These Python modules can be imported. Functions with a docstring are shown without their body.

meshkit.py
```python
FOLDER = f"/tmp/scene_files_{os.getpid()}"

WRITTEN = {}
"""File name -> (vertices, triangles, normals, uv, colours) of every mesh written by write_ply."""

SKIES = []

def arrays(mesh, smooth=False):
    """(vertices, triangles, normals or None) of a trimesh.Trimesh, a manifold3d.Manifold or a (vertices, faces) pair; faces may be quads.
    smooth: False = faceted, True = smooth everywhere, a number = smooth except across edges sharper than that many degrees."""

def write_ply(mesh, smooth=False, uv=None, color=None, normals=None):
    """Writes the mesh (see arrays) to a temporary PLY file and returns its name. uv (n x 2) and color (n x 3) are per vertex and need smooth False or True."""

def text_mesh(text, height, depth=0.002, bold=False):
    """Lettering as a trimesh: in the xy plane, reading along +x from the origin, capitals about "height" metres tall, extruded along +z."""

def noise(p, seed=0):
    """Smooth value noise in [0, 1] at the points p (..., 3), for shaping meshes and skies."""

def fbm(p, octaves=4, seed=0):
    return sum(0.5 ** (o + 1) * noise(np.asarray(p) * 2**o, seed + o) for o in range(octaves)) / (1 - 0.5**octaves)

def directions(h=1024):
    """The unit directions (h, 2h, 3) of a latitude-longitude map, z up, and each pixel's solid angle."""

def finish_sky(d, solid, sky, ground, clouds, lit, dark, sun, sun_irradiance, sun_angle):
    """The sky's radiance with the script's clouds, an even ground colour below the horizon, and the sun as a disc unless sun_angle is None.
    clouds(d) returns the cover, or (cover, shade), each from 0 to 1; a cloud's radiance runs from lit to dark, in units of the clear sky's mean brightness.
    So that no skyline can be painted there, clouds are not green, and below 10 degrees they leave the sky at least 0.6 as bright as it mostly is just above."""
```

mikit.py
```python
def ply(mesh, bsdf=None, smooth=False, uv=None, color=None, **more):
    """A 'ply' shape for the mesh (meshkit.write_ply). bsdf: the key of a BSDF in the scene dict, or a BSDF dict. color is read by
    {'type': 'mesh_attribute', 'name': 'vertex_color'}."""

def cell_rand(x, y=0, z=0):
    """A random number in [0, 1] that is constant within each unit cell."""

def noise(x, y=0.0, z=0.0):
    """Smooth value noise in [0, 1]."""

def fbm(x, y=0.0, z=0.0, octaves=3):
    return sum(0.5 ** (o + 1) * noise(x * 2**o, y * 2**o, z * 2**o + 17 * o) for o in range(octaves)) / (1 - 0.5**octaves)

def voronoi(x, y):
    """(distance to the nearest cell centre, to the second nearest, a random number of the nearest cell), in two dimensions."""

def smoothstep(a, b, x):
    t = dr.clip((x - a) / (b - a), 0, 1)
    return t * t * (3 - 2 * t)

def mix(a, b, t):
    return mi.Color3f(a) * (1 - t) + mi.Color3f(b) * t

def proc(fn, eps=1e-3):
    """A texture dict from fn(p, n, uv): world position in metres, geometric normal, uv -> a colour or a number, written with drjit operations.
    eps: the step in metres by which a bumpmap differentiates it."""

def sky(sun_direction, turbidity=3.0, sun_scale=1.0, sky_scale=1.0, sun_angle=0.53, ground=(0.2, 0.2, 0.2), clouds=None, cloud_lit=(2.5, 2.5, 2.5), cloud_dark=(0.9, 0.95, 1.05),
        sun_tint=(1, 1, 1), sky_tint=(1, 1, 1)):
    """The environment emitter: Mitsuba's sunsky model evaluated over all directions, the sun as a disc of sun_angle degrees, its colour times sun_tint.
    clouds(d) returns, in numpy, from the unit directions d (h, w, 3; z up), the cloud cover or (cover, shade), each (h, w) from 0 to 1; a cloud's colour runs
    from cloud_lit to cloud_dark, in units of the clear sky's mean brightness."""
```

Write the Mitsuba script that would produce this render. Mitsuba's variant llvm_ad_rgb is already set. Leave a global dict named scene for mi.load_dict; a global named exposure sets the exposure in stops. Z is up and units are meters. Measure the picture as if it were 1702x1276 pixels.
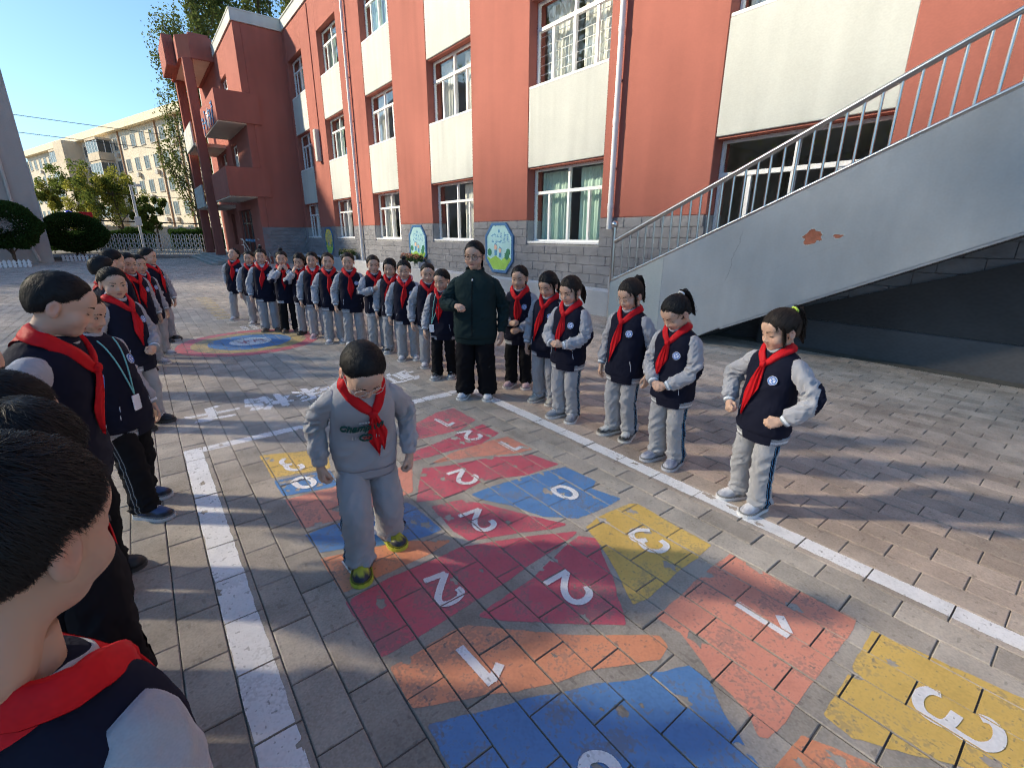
import math, random
import numpy as np, trimesh, mitsuba as mi, drjit as dr, mikit, meshkit
import manifold3d as m3d
import shapely, shapely.geometry as sg, shapely.affinity as sa
from shapely.ops import unary_union
T = mi.ScalarTransform4f
scene, labels = {}, {}
EYE = np.array([0, 0, 1.62])
FWD = np.array([0.5852, 0.7526, -0.3030])
UP = np.array([0.1813, 0.2423, 0.9531])
scene['camera'] = {'type': 'perspective', 'fov': 95.2, 'fov_axis': 'x', 'near_clip': 0.05, 'far_clip': 3000.0,
                   'to_world': T().look_at(origin=EYE.tolist(), target=(EYE + FWD).tolist(), up=UP.tolist())}
SUN = (-1.0, 0.87, 0.74)
scene['sky'] = mikit.sky(SUN, turbidity=3.0, sun_scale=1.0, sky_scale=1.0, sun_angle=3.0, sun_tint=(0.90, 1.0, 1.16), sky_tint=(0.70, 0.89, 1.03), ground=(0.22, 0.2, 0.18))
exposure = 2.88

# ------------------------------------------------------------------ helpers
def num(key):
    """key, or key_001, key_002 ... when it is taken"""
    if key not in TAKEN:
        TAKEN[key] = 0
        return key
    TAKEN[key] += 1
    return f'{key}_{TAKEN[key]:03d}'
TAKEN = {}
def thing(name, label, cat, group=None):
    k = num(name)
    labels[k] = {'label': label, 'category': cat}
    if group: labels[k]['group'] = group
    return k
def put(key, mesh, bsdf, smooth=False, label=None, kind=None, uv=None, color=None, **more):
    """one entry of the scene under key (numbered when taken)"""
    k = num(key)
    scene[k] = mikit.ply(mesh, bsdf, smooth=smooth, uv=uv, color=color, **more)
    if label or kind:
        labels[k] = {}
        if label: labels[k]['label'] = label
        if kind: labels[k]['kind'] = kind
    return k
def part(parent, name, mesh, bsdf, **kw): return put(f'{parent}__{name}', mesh, bsdf, **kw)
def single(name, label, cat, mesh, bsdf, group=None, **kw):
    k = put(name, mesh, bsdf, **kw)
    labels[k] = {'label': label, 'category': cat}
    if group: labels[k]['group'] = group
    return k
def struct(name, mesh, bsdf, label=None, kind='structure', **kw):
    k = put(name, mesh, bsdf, **kw)
    labels[k] = {'kind': kind}
    if label: labels[k]['label'] = label
    return k
def cat(*ms):
    vs, fs, o = [], [], 0
    for v, f in ms:
        vs.append(np.asarray(v, float)); fs.append(np.asarray(f, int) + o); o += len(v)
    return np.vstack(vs), np.vstack(fs)
def quads(f):
    f = np.asarray(f)
    return np.vstack([f[:, [0, 1, 2]], f[:, [0, 2, 3]]])
BOXF = quads([[0, 2, 3, 1], [4, 5, 7, 6], [0, 1, 5, 4], [2, 6, 7, 3], [0, 4, 6, 2], [1, 3, 7, 5]])
def box(x0, x1, y0, y1, z0, z1):
    v = np.array([[x, y, z] for x in (x0, x1) for y in (y0, y1) for z in (z0, z1)], float)
    return v, BOXF[:, ::-1] * 1 if False else BOXF
def fix(m):
    t = trimesh.Trimesh(m[0], m[1], process=False); trimesh.repair.fix_normals(t)
    return np.array(t.vertices), np.array(t.faces)
def bevel_box(x0, x1, y0, y1, z0, z1, b=0.01):
    """a box with chamfered edges (hull of 24 points)"""
    p = []
    for sx in (0, 1):
        for sy in (0, 1):
            for sz in (0, 1):
                c = np.array([(x0, x1)[sx], (y0, y1)[sy], (z0, z1)[sz]])
                d = np.array([1 - 2 * sx, 1 - 2 * sy, 1 - 2 * sz]) * b
                for k in range(3):
                    q = c + d; q[k] = c[k]; p.append(q)
    m = m3d.Manifold.hull_points(np.array(p)).to_mesh()
    return np.array(m.vert_properties[:, :3]), np.array(m.tri_verts)
def oriented(m, o, ex, ey, ez):
    return np.asarray(o) + m[0] @ np.array([ex, ey, ez], float), m[1]
def moved(m, d): return m[0] + np.asarray(d, float), m[1]
def rotz(m, a, o=(0, 0, 0)):
    c, s = math.cos(a), math.sin(a)
    return m[0] @ np.array([[c, s, 0], [-s, c, 0], [0, 0, 1]]) + np.asarray(o, float), m[1]
def norm(v):
    v = np.asarray(v, float)
    return v / (np.linalg.norm(v, axis=-1, keepdims=True) + 1e-12)
def prism(poly, z0, z1):
    """a shapely polygon extruded from z0 to z1"""
    if hasattr(poly, 'geoms'): return cat(*[prism(g, z0, z1) for g in poly.geoms if g.geom_type == 'Polygon'])
    t = trimesh.creation.extrude_polygon(poly, z1 - z0, engine='earcut')
    return np.array(t.vertices) + [0, 0, z0], np.array(t.faces)
def flat(poly, z):
    if hasattr(poly, 'geoms'): return cat(*[flat(g, z) for g in poly.geoms if g.geom_type == 'Polygon'])
    v, f = trimesh.creation.triangulate_polygon(poly, engine='earcut')
    v = np.column_stack([v, np.full(len(v), z)])
    n = np.cross(v[f[:, 1]] - v[f[:, 0]], v[f[:, 2]] - v[f[:, 0]])[:, 2]
    f = np.array(f); f[n < 0] = f[n < 0][:, ::-1]
    return v, f
def loft(C, A, B, ra, rb, m=16, n=2.0, capped=True, phase=0.0, wave=None):
    """closed rings round the centres C with half axes ra along A and rb along B (superellipse n); wave (k, m) is added to the radius"""
    C, A, B = (np.asarray(x, float) for x in (C, A, B))
    k = len(C)
    ra, rb = (np.broadcast_to(np.asarray(r, float), (k,)) for r in (ra, rb))
    nn = np.broadcast_to(np.asarray(n, float), (k,))[:, None]
    th = phase + np.arange(m) * 2 * np.pi / m
    c, s = np.cos(th)[None], np.sin(th)[None]
    r = (np.abs(c) ** nn + np.abs(s) ** nn) ** (-1 / nn)
    x, y = ra[:, None] * r * c, rb[:, None] * r * s
    if wave is not None: x, y = x + wave * c, y + wave * s
    V = C[:, None] + x[..., None] * A[:, None] + y[..., None] * B[:, None]
    V = V.reshape(-1, 3)
    i, j = np.meshgrid(np.arange(k - 1), np.arange(m), indexing='ij')
    F = quads(np.stack([i * m + j, i * m + (j + 1) % m, (i + 1) * m + (j + 1) % m, (i + 1) * m + j], -1).reshape(-1, 4))
    if capped:
        V = np.vstack([V, C[0], C[-1]]); a = np.arange(m)
        F = np.vstack([F, np.stack([(a + 1) % m, a, a * 0 + k * m], 1), np.stack([(k - 1) * m + a, (k - 1) * m + (a + 1) % m, a * 0 + k * m + 1], 1)])
    t = trimesh.Trimesh(V, F, process=False)
    if t.volume < 0: F = F[:, ::-1]
    return V, F
def frames(P, ref):
    """tangents and two normals along a polyline, the first one kept near ref"""
    P = np.asarray(P, float)
    t = norm(np.gradient(P, axis=0))
    a = np.broadcast_to(np.asarray(ref, float), P.shape)
    a = norm(a - (a * t).sum(1, keepdims=True) * t)
    return t, a, np.cross(t, a)
def smooth_path(P, k, r=0.25):
    """P resampled to k points with its corners rounded (Chaikin)"""
    P = np.asarray(P, float)
    for _ in range(3):
        Q = [P[0]]
        for a, b in zip(P[:-1], P[1:]): Q += [a + r * (b - a), b - r * (b - a)]
        P = np.array(Q + [P[-1]])
    d = np.concatenate([[0], np.cumsum(np.linalg.norm(np.diff(P, axis=0), axis=1))])
    u = np.linspace(0, d[-1], k)
    return np.stack([np.interp(u, d, P[:, q]) for q in range(3)], 1)
def tube(P, r, m=8, ref=(0.31, 0.17, 0.93), capped=True):
    P = np.asarray(P, float)
    t = norm(np.gradient(P, axis=0)).mean(0)
    if abs(norm(t) @ norm(ref)) > 0.9: ref = (1, 0.1, 0)
    _, a, b = frames(P, ref)
    return loft(P, a, b, r, r, m, capped=capped)
def rod(p, q, r, m=8): return tube(np.array([p, q], float), r, m)
def ring_tube(c, ex, ey, R, r, n=24, m=6):
    th = np.arange(n) * 2 * np.pi / n
    c, ex, ey = np.asarray(c, float), norm(ex), norm(ey); ez = np.cross(ex, ey)
    d = np.cos(th)[:, None] * ex + np.sin(th)[:, None] * ey
    ph = np.arange(m) * 2 * np.pi / m
    R = np.broadcast_to(R, (2,)) if np.ndim(R) else (R, R)
    base = c + np.cos(th)[:, None] * ex * R[0] + np.sin(th)[:, None] * ey * R[1]
    V = base[:, None] + r * (np.cos(ph)[None, :, None] * d[:, None] + np.sin(ph)[None, :, None] * ez)
    i, j = np.meshgrid(np.arange(n), np.arange(m), indexing='ij')
    F = quads(np.stack([i * m + j, i * m + (j + 1) % m, (i + 1) % n * m + (j + 1) % m, (i + 1) % n * m + j], -1).reshape(-1, 4))
    return fix((V.reshape(-1, 3), F))
def ball(c, r, n=1):
    t = trimesh.creation.icosphere(subdivisions=n)
    return np.array(t.vertices) * r + np.asarray(c, float), np.array(t.faces)
def snet(fn, lo, hi, h):
    """surface nets: the zero surface of fn(points) as a mesh"""
    lo, hi = np.asarray(lo, float), np.asarray(hi, float)
    n = np.ceil((hi - lo) / h).astype(int) + 1
    ax = [lo[k] + h * np.arange(n[k]) for k in range(3)]
    P = np.stack(np.meshgrid(*ax, indexing='ij'), -1)
    D = fn(P.reshape(-1, 3)).reshape(n)
    S = D < 0
    cs = [S[a:n[0] - 1 + a, b:n[1] - 1 + b, c:n[2] - 1 + c] for a in (0, 1) for b in (0, 1) for c in (0, 1)]
    tot = sum(x.astype(np.int8) for x in cs)
    act = (tot > 0) & (tot < 8)
    ids = np.full(act.shape, -1); ids[act] = np.arange(act.sum())
    acc, cnt = np.zeros(act.shape + (3,)), np.zeros(act.shape)
    corners = [(a, b, c) for a in (0, 1) for b in (0, 1) for c in (0, 1)]
    for i, p in enumerate(corners):
        for k in range(3):
            if p[k] == 0:
                q = list(p); q[k] = 1
                d0 = D[p[0]:n[0] - 1 + p[0], p[1]:n[1] - 1 + p[1], p[2]:n[2] - 1 + p[2]]
                d1 = D[q[0]:n[0] - 1 + q[0], q[1]:n[1] - 1 + q[1], q[2]:n[2] - 1 + q[2]]
                x = (d0 < 0) != (d1 < 0)
                t = np.where(x, d0 / np.where(x, d0 - d1, 1), 0)
                off = np.zeros(act.shape + (3,)); off[...] = p; off[..., k] = t
                acc += off * x[..., None]; cnt += x
    g = np.stack(np.meshgrid(*[np.arange(s) for s in act.shape], indexing='ij'), -1)
    V = lo + h * (g + acc / np.maximum(cnt, 1)[..., None])[act]
    F = []
    for k in range(3):
        a, b = [(1, 2), (2, 0), (0, 1)][k]
        sl0 = [slice(None)] * 3; sl1 = [slice(None)] * 3
        sl0[k] = slice(0, n[k] - 1); sl1[k] = slice(1, n[k])
        for q in (a, b): sl0[q] = slice(1, n[q] - 1); sl1[q] = slice(1, n[q] - 1)
        s0, s1 = S[tuple(sl0)], S[tuple(sl1)]
        at = np.argwhere(s0 != s1)
        if not len(at): continue
        flip = s1[tuple(at.T)]
        base = at.copy(); base[:, a] += 1; base[:, b] += 1
        def cell(da, db):
            c = base.copy(); c[:, a] -= da; c[:, b] -= db
            return ids[tuple(c.T)]
        q = np.stack([cell(1, 1), cell(0, 1), cell(0, 0), cell(1, 0)], 1)
        q[flip] = q[flip][:, ::-1]
        F.append(quads(q))
    return V, np.vstack(F)
def smin(a, b, k):
    h = np.clip(0.5 + 0.5 * (b - a) / k, 0, 1)
    return b * (1 - h) + a * h - k * h * (1 - h)
def smax(a, b, k): return -smin(-a, -b, k)
def ell(p, c, r):
    c, r = np.asarray(c, float), np.asarray(r, float)
    q = (p - c) / r
    k0 = np.linalg.norm(q, axis=1); k1 = np.linalg.norm(q / r, axis=1)
    return k0 * (k0 - 1) / np.maximum(k1, 1e-9)
def cap(p, a, b, ra, rb=None):
    rb = ra if rb is None else rb
    a, b = np.asarray(a, float), np.asarray(b, float)
    ba = b - a
    t = np.clip((p - a) @ ba / (ba @ ba + 1e-12), 0, 1)
    return np.linalg.norm(p - a - t[:, None] * ba, axis=1) - (ra + (rb - ra) * t)
def union(ms):
    """one continuous mesh from overlapping closed ones"""
    out = None
    for v, f in ms:
        q = m3d.Manifold(m3d.Mesh(vert_properties=np.ascontiguousarray(v, np.float32), tri_verts=np.ascontiguousarray(f, np.uint32)))
        if q.status() != m3d.Error.NoError or q.is_empty(): UNION_FAILS.append(str(q.status())); return cat(*ms)
        out = q if out is None else out + q
    m = out.to_mesh()
    return np.array(m.vert_properties[:, :3], float), np.array(m.tri_verts, int)
UNION_FAILS = []

# ------------------------------------------------------------------ materials
def rgb(*c): return {'type': 'rgb', 'value': list(c)}
def mat(key, color, rough=0.6, spec=0.35, bump=None, scale=0.002, two=True, **more):
    b = {'type': 'principled', 'base_color': color if isinstance(color, dict) else rgb(*color), 'roughness': rough, 'specular': spec, **more}
    if bump is not None: b = {'type': 'bumpmap', 'arbitrary': mikit.proc(bump, eps=0.002), 'scale': scale, 'bsdf': b}
    scene[key] = {'type': 'twosided', 'bsdf': b} if two else b
    return key
N, FB, MIX, SS = mikit.noise, mikit.fbm, mikit.mix, mikit.smoothstep
VC = {'type': 'mesh_attribute', 'name': 'vertex_color'}
def vary(c, amount=0.12, f=3.0, f2=40.0, oct=3):
    """the colour c with broad and fine unevenness"""
    def fn(p, n, uv):
        k = 1 + amount * 2 * (FB(p.x * f, p.y * f, p.z * f, octaves=oct) - 0.5) + amount * 0.8 * (N(p.x * f2, p.y * f2, p.z * f2) - 0.5)
        return mi.Color3f(*c) * k
    return mikit.proc(fn)
# ------------------------------------------------------------------ ground: pavers and paint
def concrete(p, n, uv):
    a = FB(p.x * 7, p.y * 7, p.z * 7, octaves=4); b = N(p.x * 160, p.y * 160, 3.0); c = FB(p.x * 0.9, p.y * 0.9, 1.0)
    pit = SS(0.85, 0.92, N(p.x * 45, p.y * 45, 9.0))
    return mi.Color3f(1.0) * (0.62 + 0.5 * a + 0.22 * (b - 0.5) + 0.35 * (c - 0.5)) * (1 - 0.22 * pit)
scene['paver_mat'] = {'type': 'twosided', 'bsdf': {'type': 'bumpmap', 'arbitrary': mikit.proc(lambda p, n, uv: FB(p.x * 60, p.y * 60, p.z * 60) , eps=0.003), 'scale': 0.0025,
    'bsdf': {'type': 'principled', 'roughness': 0.75, 'specular': 0.3, 'base_color': mikit.proc(lambda p, n, uv: MIX((0.385, 0.345, 0.295), (0.41, 0.325, 0.265), dr.clip(uv.x, 0, 1)) * uv.y * concrete(p, n, uv))}}}
mat('joint_mat', vary((0.14, 0.128, 0.11), 0.3, 5, 90), 0.95, 0.1)
mat('far_ground', vary((0.2, 0.19, 0.17), 0.2, 0.7, 20), 0.9, 0.2)
struct('ground', flat(sg.box(-900, -300, 900, 1500), -0.0065), 'joint_mat', 'grey paved school yard with dark sandy joints between its pavers')
PX0, PP, PL, PY0 = 0.325, 0.159, 0.32, 1.08
rng = np.random.default_rng(3)
def paver(i, j):
    x0 = PX0 + PP * i; x1 = x0 + PP
    y0 = PY0 + PL * j + (PL / 2 if i % 2 else 0); y1 = y0 + PL
    return x0, x1, y0, y1
def hsh(i, j, k=0):
    r = math.sin(i * 127.1 + j * 311.7 + k * 74.7) * 43758.5453
    return r - math.floor(r)
def paver_z(i, j): return (hsh(i, j) - 0.5) * 0.005
def paver_mesh(i, j):
    x0, x1, y0, y1 = paver(i, j); z = paver_z(i, j); g = 0.0019 + 0.0010 * hsh(i, j, 9); b = 0.0032
    j4 = [(hsh(i, j, k) - 0.5) * 0.0022 for k in range(4)]
    x0 += g; x1 -= g; y0 += g + abs(j4[0]); y1 -= g + abs(j4[1])
    top = [(x0 + b, y0 + b, z + j4[2] * .3), (x1 - b, y0 + b, z - j4[2] * .3), (x1 - b, y1 - b, z + j4[3] * .3), (x0 + b, y1 - b, z - j4[3] * .3)]
    mid = [(x0, y0, z - b), (x1, y0, z - b), (x1, y1, z - b), (x0, y1, z - b)]
    low = [(a, c, -0.02) for a, c, _ in mid]
    v = np.array(top + mid + low)
    f = [[0, 1, 2, 3]] + [[4 + k, 4 + (k + 1) % 4, (k + 1) % 4, k] for k in range(4)] + [[8 + k, 8 + (k + 1) % 4, 4 + (k + 1) % 4, 4 + k] for k in range(4)]
    return v, quads(f)
def paver_uv(v, i, j):
    """uv carries the tone of each paver: how reddish, how bright"""
    x0, x1, y0, y1 = paver(i, j); x, y = (x0 + x1) / 2, (y0 + y1) / 2
    t = 1 / (1 + math.exp(-(x - 2.72) * 9))               # beyond the white line the pavers are reddish brown
    far = 1 / (1 + math.exp(-(y - 9.5) * 0.8)); right = 1 / (1 + math.exp(-(x - 4.3) * 2.5))
    t *= (1 - 0.55 * right) * (1 - 0.3 * far)
    t = t * (0.75 + 0.4 * hsh(i, j, 6)) + 0.16 * hsh(i, j, 8)
    k = 0.90 + 0.34 * hsh(i, j, 5)
    return np.column_stack([t + 1e-3 * (v[:, 0] + 0.37 * v[:, 2]), k + 1e-3 * (v[:, 1] + 0.61 * v[:, 2])])
allp = []
for i in range(-62, 46):
    for j in range(-14, 128):
        x0, x1, y0, y1 = paver(i, j)
        if x1 > 7.9 or y0 > 40: continue
        if y0 > 30 and x1 > 3.3: continue
        d = np.array([(x0 + x1) / 2, (y0 + y1) / 2, 0]) - EYE
        c = d @ FWD; rgt = d @ np.cross(FWD, UP); u = d @ UP
        vis = c > 0.2 and abs(rgt / c) < 1.12 and abs(u / c) < 0.86
        if not vis and not (c > -1.0 and (d @ d) < 400): continue
        allp.append((-(1.62 / (d @ d) ** 1.5) if vis else 1, i, j))
allp.sort()
PAV = {}
for q, (w, i, j) in enumerate(allp):
    m = paver_mesh(i, j)
    if q < 300: put('ground__paver', m, 'paver_mat', uv=paver_uv(m[0], i, j))
    else: PAV[(i, j)] = m
struct('ground__paver_field', cat(*PAV.values()), 'paver_mat', kind='stuff', uv=np.vstack([paver_uv(m[0], i, j) for (i, j), m in PAV.items()]))
def paint_mat(key, c, wear, rough=0.55):
    def fn(p, n, uv):
        a = FB(p.x * 9, p.y * 9, 2.0, octaves=4); b = N(p.x * 130, p.y * 130, 5.0); d = FB(p.x * 2.1, p.y * 2.1, 7.0, octaves=3)
        worn = SS(0.60 - wear * 0.25, 0.80 - wear * 0.25, 0.55 * a + 0.25 * d + 0.30 * b)
        speck = SS(0.86, 0.92, N(p.x * 70, p.y * 70, 11.0))
        t = dr.clip(worn * (0.25 + wear) + 0.45 * speck, 0, 0.8)
        base = mi.Color3f(*c) * (0.86 + 0.3 * (a - 0.5) + 0.12 * (b - 0.5) + 0.3 * (d - 0.5))
        return base * (1 - t) + mi.Color3f(0.17, 0.16, 0.145) * t
    mat(key, mikit.proc(fn), rough, 0.4, bump=lambda p, n, uv: FB(p.x * 75, p.y * 75, 4.0), scale=0.0014)
paint_mat('paint_yellow', (0.76, 0.51, 0.14), 0.2)
paint_mat('paint_blue', (0.115, 0.27, 0.55), 0.34)
paint_mat('paint_red', (0.64, 0.125, 0.165), 0.3)
paint_mat('paint_pinkred', (0.70, 0.18, 0.20), 0.33)
paint_mat('paint_salmon', (0.78, 0.32, 0.225), 0.22)
paint_mat('paint_orange', (0.81, 0.33, 0.18), 0.22)
paint_mat('paint_white', (0.86, 0.85, 0.85), 0.05)
paint_mat('paint_faded', (0.62, 0.46, 0.20), 0.45)
PAINT = [
 ('yellow',[(0.464,3.751),(0.914,3.555),(0.833,3.221),(0.468,3.309)]),
 ('blue',[(0.464,3.259),(0.825,3.196),(0.805,2.955),(0.758,2.939),(0.468,3.013)]),
 ('salmon',[(0.467,2.967),(0.756,2.93),(1.34,2.926),(1.158,2.552),(0.665,2.531),(0.478,2.571)]),
 ('blue',[(0.469,2.504),(0.619,2.501),(1.074,2.459),(1.093,2.371),(1.108,2.077),(1.02,2.072),(0.859,2.102),(0.642,2.227),(0.482,2.291)]),
 ('orange',[(0.473,2.241),(0.608,2.195),(0.885,2.105),(1.109,1.952),(0.939,1.921),(0.796,1.918),(0.481,1.919)]),
 ('red',[(0.471,1.857),(0.658,1.879),(0.812,1.876),(0.936,1.869),(1.111,1.873),(1.301,1.792),(1.455,1.723),(1.73,1.582),(1.547,1.551),(1.321,1.53),(1.115,1.504),(0.94,1.495),(0.92,1.49),(0.787,1.481),(0.643,1.468),(0.487,1.469),(0.477,1.602)]),
 ('red',[(1.175,2.332),(1.364,2.279),(1.454,2.147),(1.582,1.914),(1.721,1.668),(1.607,1.695),(1.4,1.795),(1.173,1.89),(1.15,2.02)]),
 ('red',[(1.686,1.554),(1.751,1.481),(1.694,1.386),(1.581,1.208),(1.401,0.977),(1.27,1.079),(0.988,1.319),(0.902,1.414),(1.109,1.435),(1.249,1.444),(1.387,1.483),(1.558,1.531)]),
 ('red',[(1.366,2.816),(1.547,2.736),(1.872,2.649),(2.142,2.507),(2.205,2.256),(1.911,2.275),(1.611,2.398),(1.412,2.356),(1.258,2.368),(1.123,2.428),(1.251,2.638)]),
 ('red',[(1.423,3.107),(1.67,3.132),(1.89,3.188),(2.184,3.236),(2.187,2.989),(1.939,2.906),(1.533,2.947),(1.358,2.958)]),
 ('salmon',[(1.447,2.85),(1.679,2.901),(2.022,2.914),(2.202,2.886),(2.209,2.564),(2.068,2.584),(1.754,2.738),(1.555,2.808)]),
 ('pinkred',[(2.193,3.758),(2.186,3.351),(1.972,3.258),(1.797,3.258),(1.574,3.287),(1.539,3.378),(1.609,3.559),(1.77,3.635),(1.991,3.745)]),
 ('blue',[(1.449,2.297),(1.591,2.299),(1.933,2.258),(2.206,2.205),(2.239,1.921),(2.135,1.869),(2.196,1.663),(2.046,1.654),(1.809,1.675),(1.656,1.818),(1.578,2.025),(1.48,2.185)]),
 ('yellow',[(1.782,1.585),(1.927,1.611),(2.18,1.594),(2.23,1.563),(2.214,1.273),(2.214,1.047),(2.05,1.037),(1.906,1.038),(1.633,1.019),(1.592,1.018),(1.511,1.032),(1.629,1.224),(1.725,1.415)]),
 ('salmon',[(2.225,0.946),(2.223,0.643),(2.238,0.373),(2.163,0.363),(1.901,0.361),(1.643,0.361),(1.461,0.363),(1.389,0.369),(1.372,0.392),(1.429,0.46),(1.452,0.531),(1.464,0.612),(1.554,0.807),(1.537,0.924),(1.763,0.937),(2.008,0.952)]),
 ('yellow',[(2.223,0.309),(2.253,0.118),(2.285,-0.079),(2.311,-0.223),(1.973,-0.247),(1.817,-0.086),(1.733,0.04),(1.678,0.118),(1.623,0.194),(1.636,0.29),(1.84,0.292),(2.082,0.305)]),
 ('orange',[(0.491,1.408),(0.628,1.403),(0.767,1.412),(0.851,1.4),(0.975,1.273),(1.13,1.121),(1.276,1.002),(1.467,0.856),(1.449,0.799),(1.362,0.781),(1.25,0.842),(1.104,0.921),(0.977,0.958),(0.829,1.019),(0.739,1.074),(0.655,1.108),(0.547,1.167),(0.487,1.199),(0.488,1.276)]),
 ('blue',[(0.5,1.116),(0.627,1.063),(0.708,1.029),(0.85,0.974),(0.981,0.908),(1.093,0.859),(1.232,0.779),(1.31,0.762),(1.3,0.757),(1.443,0.688),(1.434,0.604),(1.364,0.51),(1.314,0.417),(1.282,0.341),(1.236,0.264),(0.732,0.521),(0.48,0.75),(0.491,0.95)]),
 ('orange',[(1.317,0.314),(1.5,0.305),(1.593,0.102),(1.576,-0.039),(1.261,0.167)]),
]
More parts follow.
